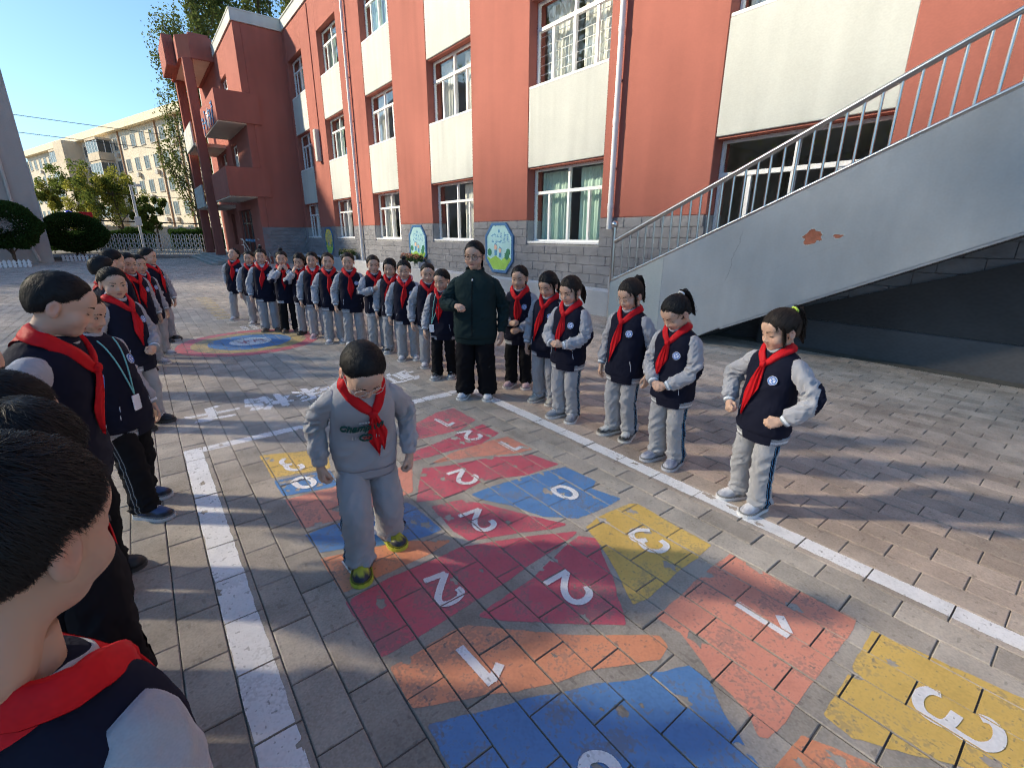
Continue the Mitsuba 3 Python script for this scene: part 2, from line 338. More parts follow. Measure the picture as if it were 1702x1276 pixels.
NUMBERS = [
 ('2',[[(1.283,1.381),(1.435,1.382)],[(1.435,1.382),(1.327,1.301),(1.298,1.228),(1.334,1.182),(1.407,1.192),(1.432,1.245)]]),
 ('2',[[(0.824,1.752),(0.937,1.739)],[(0.937,1.739),(0.841,1.641),(0.809,1.59),(0.829,1.554),(0.889,1.549),(0.936,1.576),(0.928,1.614)]]),
 ('2',[[(1.25,2.122),(1.395,2.114)],[(1.395,2.114),(1.281,2.016),(1.27,1.929),(1.327,1.904),(1.38,1.928),(1.379,1.976)]]),
 ('2',[[(1.463,2.626),(1.6,2.62)],[(1.6,2.62),(1.47,2.506),(1.48,2.441),(1.54,2.412),(1.607,2.453),(1.6,2.504)]]),
 ('2',[[(1.893,3.201),(2.021,3.178)],[(2.021,3.178),(1.907,3.099),(1.902,3.024),(1.977,2.992),(2.032,3.029),(2.024,3.076)]]),
 ('1',[[(1.904,3.594),(1.917,3.371)],[(1.917,3.381),(1.994,3.42)]]),
 ('1',[[(2.08,2.836),(2.081,2.63)],[(2.082,2.639),(2.16,2.655)]]),
 ('0',[[(1.926,2.027),(1.993,2.022),(2.022,1.939),(1.998,1.865),(1.931,1.856),(1.902,1.908),(1.9,1.979),(1.926,2.027)]]),
 ('3',[[(2.056,1.339),(1.99,1.399),(1.933,1.383),(1.905,1.327),(1.969,1.295)],[(1.918,1.295),(1.896,1.237),(1.941,1.182),(2.02,1.19),(2.026,1.246)]]),
 ('1',[[(1.904,0.746),(1.896,0.514)],[(1.914,0.523),(1.984,0.59)]]),
 ('3',[[(2.066,0.051),(2.056,0.087),(1.992,0.105),(1.933,0.088),(1.917,0.048),(1.93,0.007),(2.015,-0.003)],[(1.93,0.007),(1.922,-0.036),(1.926,-0.081),(1.979,-0.113),(2.05,-0.11),(2.079,-0.082),(2.063,-0.056)]]),
 ('1',[[(0.757,1.317),(0.77,1.101)],[(0.776,1.113),(0.847,1.155)]]),
 ('0',[[(0.827,0.682),(0.855,0.702),(0.893,0.686),(0.916,0.655),(0.914,0.616),(0.886,0.597),(0.833,0.623),(0.814,0.656),(0.827,0.682)]]),
 ('3',[[(0.609,3.572),(0.566,3.533),(0.583,3.451),(0.629,3.445)],[(0.583,3.451),(0.583,3.372),(0.633,3.319),(0.682,3.336),(0.67,3.409)]]),
 ('0',[[(0.567,3.163),(0.617,3.204),(0.671,3.151),(0.685,3.063),(0.636,3.024),(0.582,3.066),(0.567,3.163)]]),
 ('2',[[(0.77,2.335),(0.78,2.26)],[(0.78,2.26),(0.847,2.327),(0.851,2.397),(0.817,2.423),(0.796,2.392)]]),
 ('1',[[(0.571,2.146),(0.579,1.934)],[(0.577,1.936),(0.623,1.933)]]),
]
CHARS = [
 [[(0.086,5.039),(0.117,5.021),(0.519,5.015),(0.514,4.98),(0.116,4.971),(0.089,4.992)],[(0.279,4.867),(0.459,4.852),(0.46,4.81),(0.281,4.826)],[(0.146,4.813),(0.186,4.898),(0.263,4.905),(0.266,4.791)],[(0.256,5.184),(0.265,5.183),(0.276,4.842),(0.263,4.84)],[(0.268,5.181),(0.358,5.217),(0.374,5.175),(0.278,5.144)],[(0.281,5.141),(0.325,5.123),(0.328,4.937),(0.313,4.895),(0.271,4.886)]],
 [[(0.607,5.249),(0.671,5.244),(0.663,5.079),(0.596,5.099)],[(0.687,5.205),(0.732,5.211),(0.784,5.232),(0.804,5.234),(0.816,5.092),(0.764,5.067),(0.701,5.067),(0.689,5.107),(0.738,5.118),(0.738,5.16),(0.687,5.157)],[(0.584,5.062),(0.726,5.032),(0.724,4.926),(0.577,5.007)],[(0.594,4.863),(0.626,4.941),(0.705,4.925),(0.714,4.874),(0.66,4.842)],[(0.704,4.823),(0.809,5.001),(0.831,4.969),(0.794,4.889),(0.756,4.798)],[(0.758,5.039),(0.833,5.096),(0.838,5.065),(0.764,4.988)],[(0.879,5.246),(0.898,5.249),(0.897,4.811),(0.876,4.806)],[(0.913,5.245),(0.931,5.231),(0.933,4.814),(0.912,4.791)],[(0.956,5.12),(1.005,5.117),(0.931,4.957)],[(0.832,5.016),(0.999,4.938),(0.991,4.905),(0.825,4.911)]],
 [[(1.06,5.223),(1.146,5.151),(1.14,5.095),(1.054,5.16)],[(1.058,5.043),(1.131,5.092),(1.137,5.052),(1.067,5.026)],[(1.154,5.266),(1.208,5.251),(1.217,4.907),(1.174,4.905)],[(1.065,4.921),(1.115,5),(1.143,4.979),(1.111,4.92)],[(1.063,4.864),(1.21,4.912),(1.205,4.865),(1.072,4.835)],[(1.212,5.138),(1.303,5.237),(1.342,5.215),(1.229,5.071)],[(1.206,5.053),(1.31,5.046),(1.302,5.017),(1.205,4.984)]],
 [[(1.247,4.944),(1.398,4.96),(1.399,4.91),(1.245,4.883)],[(1.33,5.144),(1.391,5.151),(1.383,5.071),(1.323,5.065)],[(1.417,5.183),(1.436,5.187),(1.424,4.94),(1.403,4.923)],[(1.25,4.818),(1.391,4.836),(1.382,4.796),(1.248,4.76)]],
 [[(2.137,5.237),(2.184,5.264),(2.176,5.187),(2.125,5.164)],[(2.084,5.114),(2.123,5.125),(2.127,4.926),(2.079,4.905)],[(2.045,4.893),(2.177,4.888),(2.175,4.841),(2.037,4.855)],[(2.19,5.185),(2.294,5.225),(2.335,4.967),(2.198,4.931)],[(2.317,5.251),(2.398,5.269),(2.394,5.216),(2.31,5.192)],[(2.355,5.179),(2.455,5.169),(2.444,5.135),(2.356,5.137)],[(2.348,5.121),(2.364,4.965),(2.324,4.946),(2.318,5.102)],[(2.357,4.95),(2.435,4.973),(2.379,4.853),(2.318,4.841)],[(2.199,4.892),(2.342,4.921),(2.327,4.881),(2.197,4.847)]],
]
def rough_poly(pts, amp=0.006, step=0.02, seed=0, smoothness=0.012):
    """the outline with brush-wobbled edges"""
    P = sg.Polygon(pts).buffer(0)
    if P.geom_type != 'Polygon': P = max(P.geoms, key=lambda g: g.area)
    P = P.buffer(smoothness).buffer(-smoothness * 2).buffer(smoothness)
    if P.geom_type != 'Polygon': P = max(P.geoms, key=lambda g: g.area)
    c = np.array(P.segmentize(step).exterior.coords)[:-1]
    q = np.column_stack([c * 18, np.full(len(c), seed * 3.7)])
    d = np.stack([meshkit.fbm(q, 3, seed) - 0.5, meshkit.fbm(q + 50, 3, seed) - 0.5], 1)
    return sg.Polygon(c + d * amp * 2.4).buffer(0)
def painted(poly, lift, gap=0.0032, holes=0, seed=0):
    """paint on the tops of the pavers under poly: it breaks at the joints and leaves bare patches"""
    r = np.random.default_rng(seed)
    x0, y0, x1, y1 = poly.bounds
    if holes:
        cut = []
        for _ in range(holes):
            c = r.uniform([x0, y0], [x1, y1]); rad = r.uniform(0.006, 0.028); a = np.linspace(0, 6.28, 14)[:-1]
            k = rad * (0.5 + r.random(13)); cut.append(sg.Polygon(np.column_stack([c[0] + k * np.cos(a), c[1] + 1.5 * k * np.sin(a)])).buffer(0))
        poly = poly.difference(unary_union(cut))
    out = []
    for i in range(math.floor((x0 - PX0) / PP), math.floor((x1 - PX0) / PP) + 1):
        o = PL / 2 if i % 2 else 0
        for j in range(math.floor((y0 - PY0 - o) / PL), math.floor((y1 - PY0 - o) / PL) + 1):
            a, b, c, d = paver(i, j)
            q = poly.intersection(sg.box(a + gap, c + gap, b - gap, d - gap))
            for g in getattr(q, 'geoms', [q]):
                if g.geom_type == 'Polygon' and g.area > 2e-5:
                    out.append(flat(g, paver_z(i, j) + 0.0012 + lift))
    return cat(*out)
PAINT_LABEL = [
 'small yellow painted patch with a white 3, left of the jumping boy', 'blue painted strip with a white 0, left of the jumping boy', 'salmon painted strip running behind the jumping boy',
 'blue painted patch behind the feet of the jumping boy', 'orange painted patch the jumping boy stands on', 'wide red painted area before the jumping boy with a white 2 at its left',
 'red painted wedge with a white 2 right of the jumping boy, pointing right', 'red painted triangle with a white 2 near the yellow patch, grey gaps on both sides',
 'red painted area with a white 2 beyond the blue wedge', 'dark red painted strip with the farthest white 2', 'salmon painted strip with a white 1 beside the far blue wedge',
 'pinkish red painted patch at the far end of the hopscotch with a white 1', 'blue painted wedge with a white 0 on the right side of the hopscotch', 'yellow painted patch with a white 3 beside the blue wedge',
 'large salmon painted rectangle with a white 1 near the right white line', 'large yellow painted patch with a white 3 at the right edge of the picture', 'orange painted band with a white 1 in the foreground',
 'large worn blue painted area along the bottom of the picture', 'orange painted patch at the bottom right corner of the hopscotch']
for q, (c, pts) in enumerate(PAINT):
    single('painted_patch', PAINT_LABEL[q], 'ground marking', painted(rough_poly(pts, 0.006, seed=q), 0.0, holes=(9 if c in ('blue', 'red') else 4), seed=q), 'paint_' + c, group='painted hopscotch patches')
NUM_LABEL = ['white painted number 2 on the red triangle by the yellow patch', 'white painted number 2 on red in front of the jumping boy, left', 'white painted number 2 on the red wedge right of the jumping boy',
 'white painted number 2 on red left of the far blue wedge', 'white painted number 2 on the dark red strip, farthest 2', 'white painted number 1 at the far end of the hopscotch', 'white painted number 1 on the salmon strip',
 'white painted number 0 on the blue wedge', 'white painted number 3 on the middle yellow patch', 'white painted number 1 on the large salmon rectangle', 'white painted number 3 on the large yellow patch',
 'white painted number 1 on the foreground orange band', 'white painted number 0 cut by the bottom of the picture', 'white painted number 3 left of the jumping boy', 'white painted number 0 beside the right hand of the jumping boy',
 'white painted number behind the legs of the jumping boy', 'white painted number 1 under the front shoe of the jumping boy']
for q, (c, strokes) in enumerate(NUMBERS):
    sh = unary_union([sg.LineString(s if len(s) < 3 else smooth_path([(a, b, 0) for a, b in s], 30)[:, :2]).buffer(0.019 if c in '01' else 0.0175, cap_style=2, join_style=1) for s in strokes])
    if sh.geom_type != 'Polygon': sh = sh.buffer(0.012).buffer(-0.012)
    P = sa.translate(sh, 0, 0)
    single('painted_number', NUM_LABEL[q], 'ground marking', painted(P, 0.003, gap=0.004), 'paint_white', group='white painted hopscotch numbers')
CH_LABEL = ['white painted character at the left end of the row beyond the hopscotch', 'white painted character second from the left in the row beyond the hopscotch',
 'white painted character just left of the jumping boy, half hidden by his shoulder', 'white painted character beside the shoulder of the jumping boy', 'white painted character at the right end of the row, near the teacher']
for q in (0, 1, 2, 4):
    sh = unary_union([sg.Polygon(s).buffer(0) for s in CHARS[q]] + ([sg.Polygon(s).buffer(0) for s in CHARS[3]] if q == 2 else []))
    single('painted_character', CH_LABEL[q], 'ground marking', painted(sh.buffer(.007, join_style=2), 0.0, gap=0.0028), 'paint_white', group='white painted characters on the paving')
def line(name, label, pts, seed): single(name, label, 'ground marking', painted(rough_poly(pts, 0.007, seed=seed), 0.0, gap=0.0035, holes=8, seed=seed), 'paint_white')
line('painted_line', 'white painted line along the left side of the hopscotch', [(0.012, -0.9), (0.15, -0.9), (0.145, 1.2), (0.132, 4.19), (0.012, 4.19)], 41)
line('painted_line', 'white painted line along the right side of the hopscotch, in front of the girls', [(2.592, -0.9), (2.702, -0.9), (2.702, 4.2), (2.592, 4.2)], 42)
line('painted_line', 'white painted line across the far end of the hopscotch', [(0.136, 4.09), (2.588, 4.1), (2.588, 4.215), (0.136, 4.19)], 43)
cc = (1.18, 8.25)
disc = lambda r: sg.Point(cc).buffer(r, 24)
for nm, col, r0, r1, lb in (('painted_ring', 'pinkred', 0.80, 0.99, 'outer red painted ring of the round target on the paving'), ('painted_ring', 'faded', 0.585, 0.795, 'pale yellow painted ring of the round target'),
                            ('painted_ring', 'blue', 0.30, 0.58, 'blue painted ring around the white centre of the target'), ('painted_disc', 'white', 0, 0.295, 'white painted centre of the round target')):
    single(nm, lb, 'ground marking', painted(disc(r1).difference(disc(r0)) if r0 else disc(r1), 0.0, holes=10, seed=int(r1 * 50)), 'paint_' + col, **({'group': 'rings of the painted target'} if r0 else {}))
chs = [[((-.16, 0), (.0, 0)), ((-.08, -.1), (-.08, .1)), ((-.14, -.08), (-.02, .07))], [((.05, .07), (.05, -.09)), ((.05, .07), (.17, .07)), ((.05, 0), (.17, 0)), ((.17, .07), (.17, -.09))]]
single('painted_character', 'two small dark painted characters in the white centre of the target', 'ground marking',
       painted(unary_union([sg.LineString([(cc[0] + a[0], cc[1] + a[1]) for a in s]).buffer(0.011) for c in chs for s in c]), 0.003), 'paint_red')
ORD = ['first', 'second', 'third', 'fourth', 'fifth', 'sixth', 'seventh', 'eighth', 'ninth', 'tenth']
for k in range(10):
    y = 10.85 + 0.43 * k
    single('painted_rung', f'pale yellow painted ladder rung on the far paving, {ORD[k]} from the round target', 'ground marking', painted(sg.box(1.03, y, 1.33, y + 0.2), 0.0, holes=3, seed=k), 'paint_faded', group='rungs of the painted ladder')
single('painted_character', 'small white painted characters just beyond the target', 'ground marking', painted(unary_union([sg.box(1.25 + .15 * a, 9.30 + .17 * b, 1.35 + .15 * a, 9.40 + .17 * b) for a in range(2) for b in range(3)]), 0.004), 'paint_white')

dc = thing('drain_cover', 'dark rectangular drain cover in the paving at the far left', 'drain cover')
part(dc, 'frame', bevel_box(-2.9, -2.25, 8.35, 8.75, -0.05, 0.006, 0.004), 'joint_mat')
for k in range(9): part(dc, 'bar', bevel_box(-2.87 + .069 * k, -2.83 + .069 * k, 8.38, 8.72, 0.0, 0.012, 0.003), mat('cast_iron', (0.06, 0.058, 0.056), 0.6, 0.4) if k == 0 else 'cast_iron')

# ------------------------------------------------------------------ school building
def stucco(c, streak=0.1, rough=0.85):
    def fn(p, n, uv):
        a = FB(p.x * 0.8, p.y * 0.8, p.z * 0.5, octaves=4); b = FB(p.x * 5, p.y * 5, p.z * 0.35); d = N(p.x * 60, p.y * 60, p.z * 60)
        return mi.Color3f(*c) * (1 + 0.3 * (a - 0.5) + streak * 2 * (b - 0.5) + 0.10 * (d - 0.5))
    return mikit.proc(fn)
grit = lambda p, n, uv: FB(p.x * 55, p.y * 55, p.z * 55) + 2 * FB(p.x * 5, p.y * 5, p.z * 5)
mat('red_wall', stucco((0.33, 0.118, 0.092), 0.10), 0.85, 0.15, bump=grit, scale=0.002)
mat('white_wall', stucco((0.48, 0.495, 0.465), 0.10), 0.85, 0.15, bump=grit, scale=0.002)
mat('stone', vary((0.225, 0.225, 0.24), 0.22, 4, 60), 0.8, 0.2, bump=lambda p, n, uv: FB(p.x * 16, p.y * 16, p.z * 16, octaves=4), scale=0.03)
mat('mortar', vary((0.31, 0.305, 0.30), 0.2, 4, 60), 0.9, 0.1)
mat('ledge_mat', stucco((0.40, 0.41, 0.43), 0.12), 0.85, 0.15, bump=grit, scale=0.002)
mat('plinth_shade', vary((0.125, 0.122, 0.127), 0.25, 2, 40), 0.8, 0.2)  # darker than the rest of the plinth: stair shade put into the colour
mat('window_white', (0.74, 0.74, 0.74), 0.35, 0.5)
mat('pipe_white', vary((0.68, 0.68, 0.68), 0.08), 0.4, 0.4)
mat('curtain_green', vary((0.42, 0.58, 0.50), 0.08), 0.8, 0.1)
mat('curtain_pale', vary((0.62, 0.64, 0.58), 0.08), 0.8, 0.1)
mat('room_wall', (0.45, 0.46, 0.43), 0.9, 0.1)
mat('dark_metal', (0.05, 0.05, 0.055), 0.5, 0.4)
scene['glass'] = {'type': 'thindielectric', 'int_ior': 1.5}
FX, BW, BP, BY0 = 8.0, 2.46, 4.92, 2.33
SILL, HEAD = (1.43, 4.88, 8.34), (3.20, 6.66, 10.10)
TOP0, TOP1, BASE, LEDGE = 11.52, 12.0, 1.98, 0.52
bays = [(BY0 + BP * k, BY0 + BP * k + BW) for k in range(-3, 6)]
YA, YB = -14.0, 29.8
B = thing('school_building', 'three storey red school building with white panels, grey stone base and sliding windows', 'building')
# the piers and the band over the top windows
edges = [YA] + [e for b in bays for e in b] + [YB]
for a, b in zip(edges[0::2], edges[1::2]):
    part(B, 'pier', bevel_box(FX, FX + 0.5, a, b, BASE, TOP0, 0.012), 'red_wall')
for a, b in bays:
    part(B, 'pier_head', box(FX + 0.003, FX + 0.5, a - 0.02, b + 0.02, HEAD[2], TOP0 - 0.003), 'red_wall')
    for lv in (0, 1):
        part(B, 'white_panel', bevel_box(FX + 0.012, FX + 0.5, a, b, HEAD[lv], SILL[lv + 1], 0.008), 'white_wall')
        # the red soffit of each opening is the underside strip behind the panel
        part(B, 'lintel', box(FX + 0.05, FX + 0.48, a + 0.002, b - 0.002, HEAD[lv] - 0.035, HEAD[lv] - 0.002), 'red_wall')
part(B, 'parapet', cat(box(FX - 0.06, FX + 0.45, YA, YB - 0.002, TOP0, TOP1), box(FX - 0.10, FX + 0.5, YA, YB - 0.003, TOP1, TOP1 + 0.05)), 'white_wall')
part(B, 'roof', cat(box(FX + 0.46, FX + 12, YA, YB + 12, TOP0 - 0.3, TOP0 - 0.05), box(FX + 11.7, FX + 12, YA, YB + 12, -0.1, TOP0 - 0.31), box(FX + 0.5, FX + 11.7, YA, YA + 0.3, -0.1, TOP0 - 0.31)), 'red_wall')
# rooms behind the windows
for lv, (z0, z1) in enumerate(((0.2, 3.5), (3.75, 7.0), (7.2, 10.5))):
    part(B, 'room', cat(box(FX + 5.5, FX + 5.6, YA, YB, z0, z1), box(FX + 0.52, FX + 5.5, YA, YB, z0 - 0.1, z0), box(FX + 0.52, FX + 5.5, YA, YB, z1, z1 + 0.1),
                        *[box(FX + 0.52, FX + 5.5, b + 1.2, b + 1.3, z0, z1) for a, b in bays]), 'room_wall')
# stone base
ST = part(B, 'stone_base', cat(box(FX + 0.03, FX + 0.5, YA, YB, -0.1, SILL[0] - 0.02), *[box(FX + 0.03, FX + 0.5, a + 0.002, b - 0.002, SILL[0] - 0.02, BASE - 0.002) for a, b in zip(edges[0::2], edges[1::2])],
                           *[box(FX + 0.032, FX + 0.5, a + 0.003, b - 0.003, SILL[0] - 0.02, SILL[0]) for a, b in bays]), 'mortar')
blocks = []
rs = np.random.default_rng(8)
for r in range(8):
    z0 = 0.40 + r * 0.1975; z1 = z0 + 0.1975
    y = -2.0 - (0.22 if r % 2 else 0)
    while y < YB:
        y2 = y + 0.44
        segs = [(y, y2)]
        if z0 > SILL[0] - 0.15:
            segs = []
            for a, b in zip(edges[0::2], edges[1::2]):
                s, e = max(y, a + 0.004), min(y2, b - 0.004)
                if e - s > 0.05: segs.append((s, e))
        for s, e in segs:
            if e > YB - 0.01: e = YB - 0.01
            if e - s < 0.05: continue
            o = rs.uniform(-0.007, 0.005)
            zz1 = z1
            if z0 < SILL[0] < z1 and not (z0 > SILL[0] - 0.15): zz1 = min(z1, SILL[0] - 0.004)
            blocks.append((abs(s - 3.5), bevel_box(FX - 0.012 + o, FX + 0.05, s + 0.003, e - 0.003, z0 + 0.003, zz1 - 0.003, 0.006)))
        y = y2
blocks.sort(key=lambda t: t[0])
for q, (d, m) in enumerate(blocks[:300]): put(ST + '__stone_block', m, 'stone')
struct(ST + '__stone_blocks_far', cat(*[m for d, m in blocks[300:]]), 'stone', kind='stuff')
part(B, 'plinth', bevel_box(7.55, FX - 0.02, 6.35, YB - 0.01, -0.1, LEDGE, 0.015), 'ledge_mat'); part(B, 'plinth', bevel_box(7.93, FX - 0.02, -4.4, 6.33, -0.1, 0.42, 0.01), 'plinth_shade', label='plinth under the staircase with the stair shade painted into its colour')
part(B, 'vent_box', cat(bevel_box(7.80, 7.985, 6.42, 6.75, 0.525, 0.80, 0.01)), 'ledge_mat')
part(B, 'vent_grille', box(7.792, 7.80, 6.47, 6.60, 0.56, 0.76), 'dark_metal')
# windows
def curtain(y0, y1, x, z0, z1, seed, mkey, key):
    r = np.random.default_rng(seed); n = 40
    y = np.linspace(y0, y1, n)
    off = 0.03 * np.sin(y * 55 + r.uniform(0, 6)) + 0.02 * np.sin(y * 23 + r.uniform(0, 6))
    zz = np.linspace(z0, z1, 6)
    V = np.array([[x + o * (0.5 + 0.5 * (z1 - z) / (z1 - z0)), yy, z] for z in zz for yy, o in zip(y, off)])
    i, j = np.meshgrid(np.arange(5), np.arange(n - 1), indexing='ij')
    F = quads(np.stack([i * n + j, i * n + j + 1, (i + 1) * n + j + 1, (i + 1) * n + j], -1).reshape(-1, 4))
    put(key, (V, F), mkey, smooth=True)
def window(parent, o, w, h, cols=(0, 0.235, 0.5, 0.78, 1), tr=0.68, seed=0, ex=(0, 1, 0), ez=(1, 0, 0), simple=False, curtains=True):
    """a sliding window: o lower corner in its plane, ex along it, ez outward is -ez"""
    k = num(parent + '__window')
    r = np.random.default_rng(seed)
    ex, ez = np.array(ex, float), np.array(ez, float); up = np.array([0, 0, 1.0])
    def bar(a0, a1, b0, b1, d0=-0.035, d1=0.035):
        m = box(a0, a1, b0, b1, d0, d1)
        return oriented(m, o, ex, up, ez)
    t = 0.045
    fr = [bar(0, w, 0, t), bar(0, w, h - t, h), bar(0, t, t, h - t), bar(w - t, w, t, h - t), bar(t, w - t, tr * h - 0.035, tr * h + 0.035, -0.05, 0.04), bar(w / 2 - 0.03, w / 2 + 0.03, tr * h + 0.035, h - t)]
    for c in cols[1:-1]: fr.append(bar(w * c - 0.032, w * c + 0.032, t, tr * h - 0.035, -0.03 if c != 0.5 else -0.045, 0.03))
    scene[k] = mikit.ply(cat(*fr), 'window_white')
    if not simple:
        put(k + '__sill', oriented(bevel_box(-0.0, w, -0.05, 0.0, -0.26, 0.03, 0.006), o, ex, up, ez), 'window_white')
    P = [(t, w / 2 - 0.03, tr * h + 0.035, h - t), (w / 2 + 0.03, w - t, tr * h + 0.035, h - t)] + [(w * a + 0.02, w * b - 0.02, t, tr * h - 0.035) for a, b in zip(cols[:-1], cols[1:])]
    for q, (a0, a1, b0, b1) in enumerate(P):
        tilt = r.uniform(-0.004, 0.004, 4)
        d = 0.0 if q < 2 else (0.012 if q % 2 else -0.012)
        v = np.array([[a0, b0, d + tilt[0]], [a1, b0, d + tilt[1]], [a1, b1, d + tilt[2]], [a0, b1, d + tilt[3]]])
        put(k + '__pane', oriented((v, quads([[0, 1, 2, 3]])), o, ex, up, ez), 'glass')
    if curtains and abs(ex[1]) > 0.9:
        mk = 'curtain_green' if r.random() < 0.5 else 'curtain_pale'
        c0 = r.uniform(0.0, 0.08); wd = r.uniform(0.3, 0.48)
        curtain(o[1] + w * c0, o[1] + w * (c0 + wd), o[0] + 0.22, o[2] + 0.02, o[2] + h * 0.97, seed + 1, mk, k + '__curtain')
        if r.random() < 0.8: curtain(o[1] + w * 0.62, o[1] + w * 0.98, o[0] + 0.24, o[2] + 0.02, o[2] + h * 0.97, seed + 2, mk, k + '__curtain')
    return k
for q, (a, b) in enumerate(bays):
    if b < -2: continue
    for lv in range(3):
        if lv == 2 and b < 4: continue
        k = window(B, (FX + 0.27, a + 0.01, SILL[lv] + 0.05), BW - 0.02, HEAD[lv] - SILL[lv] - 0.09, seed=q * 7 + lv, curtains=not (lv == 0 and a < 3))
        if lv == 1 and abs(a - 7.25) < 0.1:   # a white security grille behind the middle window
            put(k + '__grille', cat(*[rod((FX + 0.36, a + 0.02, SILL[1] + 0.15 + 0.19 * z), (FX + 0.36, b - 0.02, SILL[1] + 0.15 + 0.19 * z), 0.007, 5) for z in range(6)]), 'window_white')
for y, zb in ((6.89, 1.75), (20.95, 0.55)):
    pts = [(FX - 0.10, y, TOP0 + 0.2), (FX - 0.10, y, zb)]
    k = part(B, 'downpipe', cat(rod(pts[0], pts[1], 0.055, 14), *[tube([(FX - 0.10, y, z - 0.05), (FX - 0.10, y, z + 0.05)], 0.063, 14) for z in np.arange(2.2, 11.5, 1.55)]), 'pipe_white', smooth=30)
    for z in np.arange(2.9, 11.4, 1.55): put(k + '__bracket', box(FX - 0.10, FX, y - 0.02, y + 0.02, z, z + 0.03), 'dark_metal')
part(B, 'conduit', rod((FX - 0.02, 25.4, 5.0), (FX - 0.02, 25.4, 11.4), 0.022, 6), 'red_wall')
part(B, 'wall_box', bevel_box(FX - 0.22, FX - 0.01, 25.45, 25.75, 5.0, 6.4, 0.02), 'white_wall')
# posters: octagonal picture panels on the piers
mat('poster_rim', (0.06, 0.16, 0.33), 0.4, 0.5); mat('poster_sky', vary((0.42, 0.66, 0.66), 0.1, 2), 0.4, 0.5); mat('poster_green', vary((0.32, 0.56, 0.10), 0.25, 3), 0.4, 0.5)
mat('poster_dark', (0.05, 0.22, 0.12), 0.4, 0.5); mat('poster_blue', (0.10, 0.30, 0.52), 0.4, 0.5); mat('poster_yellow', (0.75, 0.6, 0.12), 0.4, 0.5); mat('poster_skin', (0.75, 0.5, 0.36), 0.4, 0.5)
def poster(y, label, flavour):
    k = thing('wall_poster', label, 'poster', 'octagonal posters along the stone base')
    def oc(w, h, c=0.55): return sg.Polygon([(w * a, h * b) for a, b in ((c, 1), (1, c), (1, -c), (c, -1), (-c, -1), (-1, -c), (-1, c), (-c, 1))])
    def on(poly, d0, d1): return oriented(prism(poly, d0, d1), (FX - 0.02, y, 1.28), (0, -1, 0), (0, 0, 1), (-1, 0, 0))
    w, h = 0.64, 0.66
    part(k, 'rim', on(oc(w, h, .5).difference(oc(w - .07, h - .07, .5)), 0.0, 0.035), 'poster_rim')
    part(k, 'panel', on(oc(w - .068, h - .068, .5), 0.002, 0.02), 'poster_yellow' if flavour == 2 else 'poster_sky')
    clip = oc(w - .085, h - .085, .5)
    hills = sg.Polygon([(-.6, -.62), (.6, -.62), (.6, -.30), (.35, -.18), (.1, -.32), (-.15, -.2), (-.4, -.30), (-.6, -.22)]).intersection(clip)
    part(k, 'picture_hills', on(hills, 0.02, 0.023), 'poster_green')
    for q, tr_ in enumerate([sg.Point(a, b).buffer(r) for a, b, r in ((-.44, -.12, .1), (.42, -.1, .09), (.36, -.2, .1))]): part(k, 'picture_tree', on(tr_.intersection(clip), 0.023, 0.0255 + .0007 * q), 'poster_dark')
    figs = unary_union([sg.Point(-.15, .02).buffer(.07), sg.Point(.06, -.06).buffer(.06)])
    part(k, 'picture_faces', on(figs, 0.026, 0.029), 'poster_skin')
    caps = unary_union([sg.Point(-.15, .05).buffer(.072).intersection(sg.box(-.3, .04, 0, .2)), sg.Point(.06, -.03).buffer(.062).intersection(sg.box(-.1, -.05, .2, .2)), sg.box(-.2, -.2, -.1, -.055), sg.box(.01, -.24, .11, -.125)])
    part(k, 'picture_clothes', on(caps, 0.0262, 0.0285), 'poster_blue')
    t = [sg.Point(0, .44).buffer(.045)]
    r = np.random.default_rng(int(y))
    for row, z in enumerate((.27, .12)):
        for q in range(6):
            x = -.38 + q * .14 + (.03 if row else 0)
            for _ in range(4):
                a = r.uniform([x, z], [x + .09, z + .1]); t.append(sg.LineString([a, a + ([.05, 0] if r.random() < .5 else [0, .05])]).buffer(.009))
    pr = unary_union(t).intersection(clip)
    for q, g in enumerate(getattr(pr, 'geoms', [pr])): part(k, 'print', on(g, 0.02, 0.022), 'poster_blue')
poster(10.86, 'blue rimmed octagonal poster on the stone base right of the teacher', 0)
poster(15.74, 'blue rimmed octagonal poster above the flower planter, left of the teacher', 1)
poster(25.6, 'yellow octagonal poster near the inner corner of the building', 2)
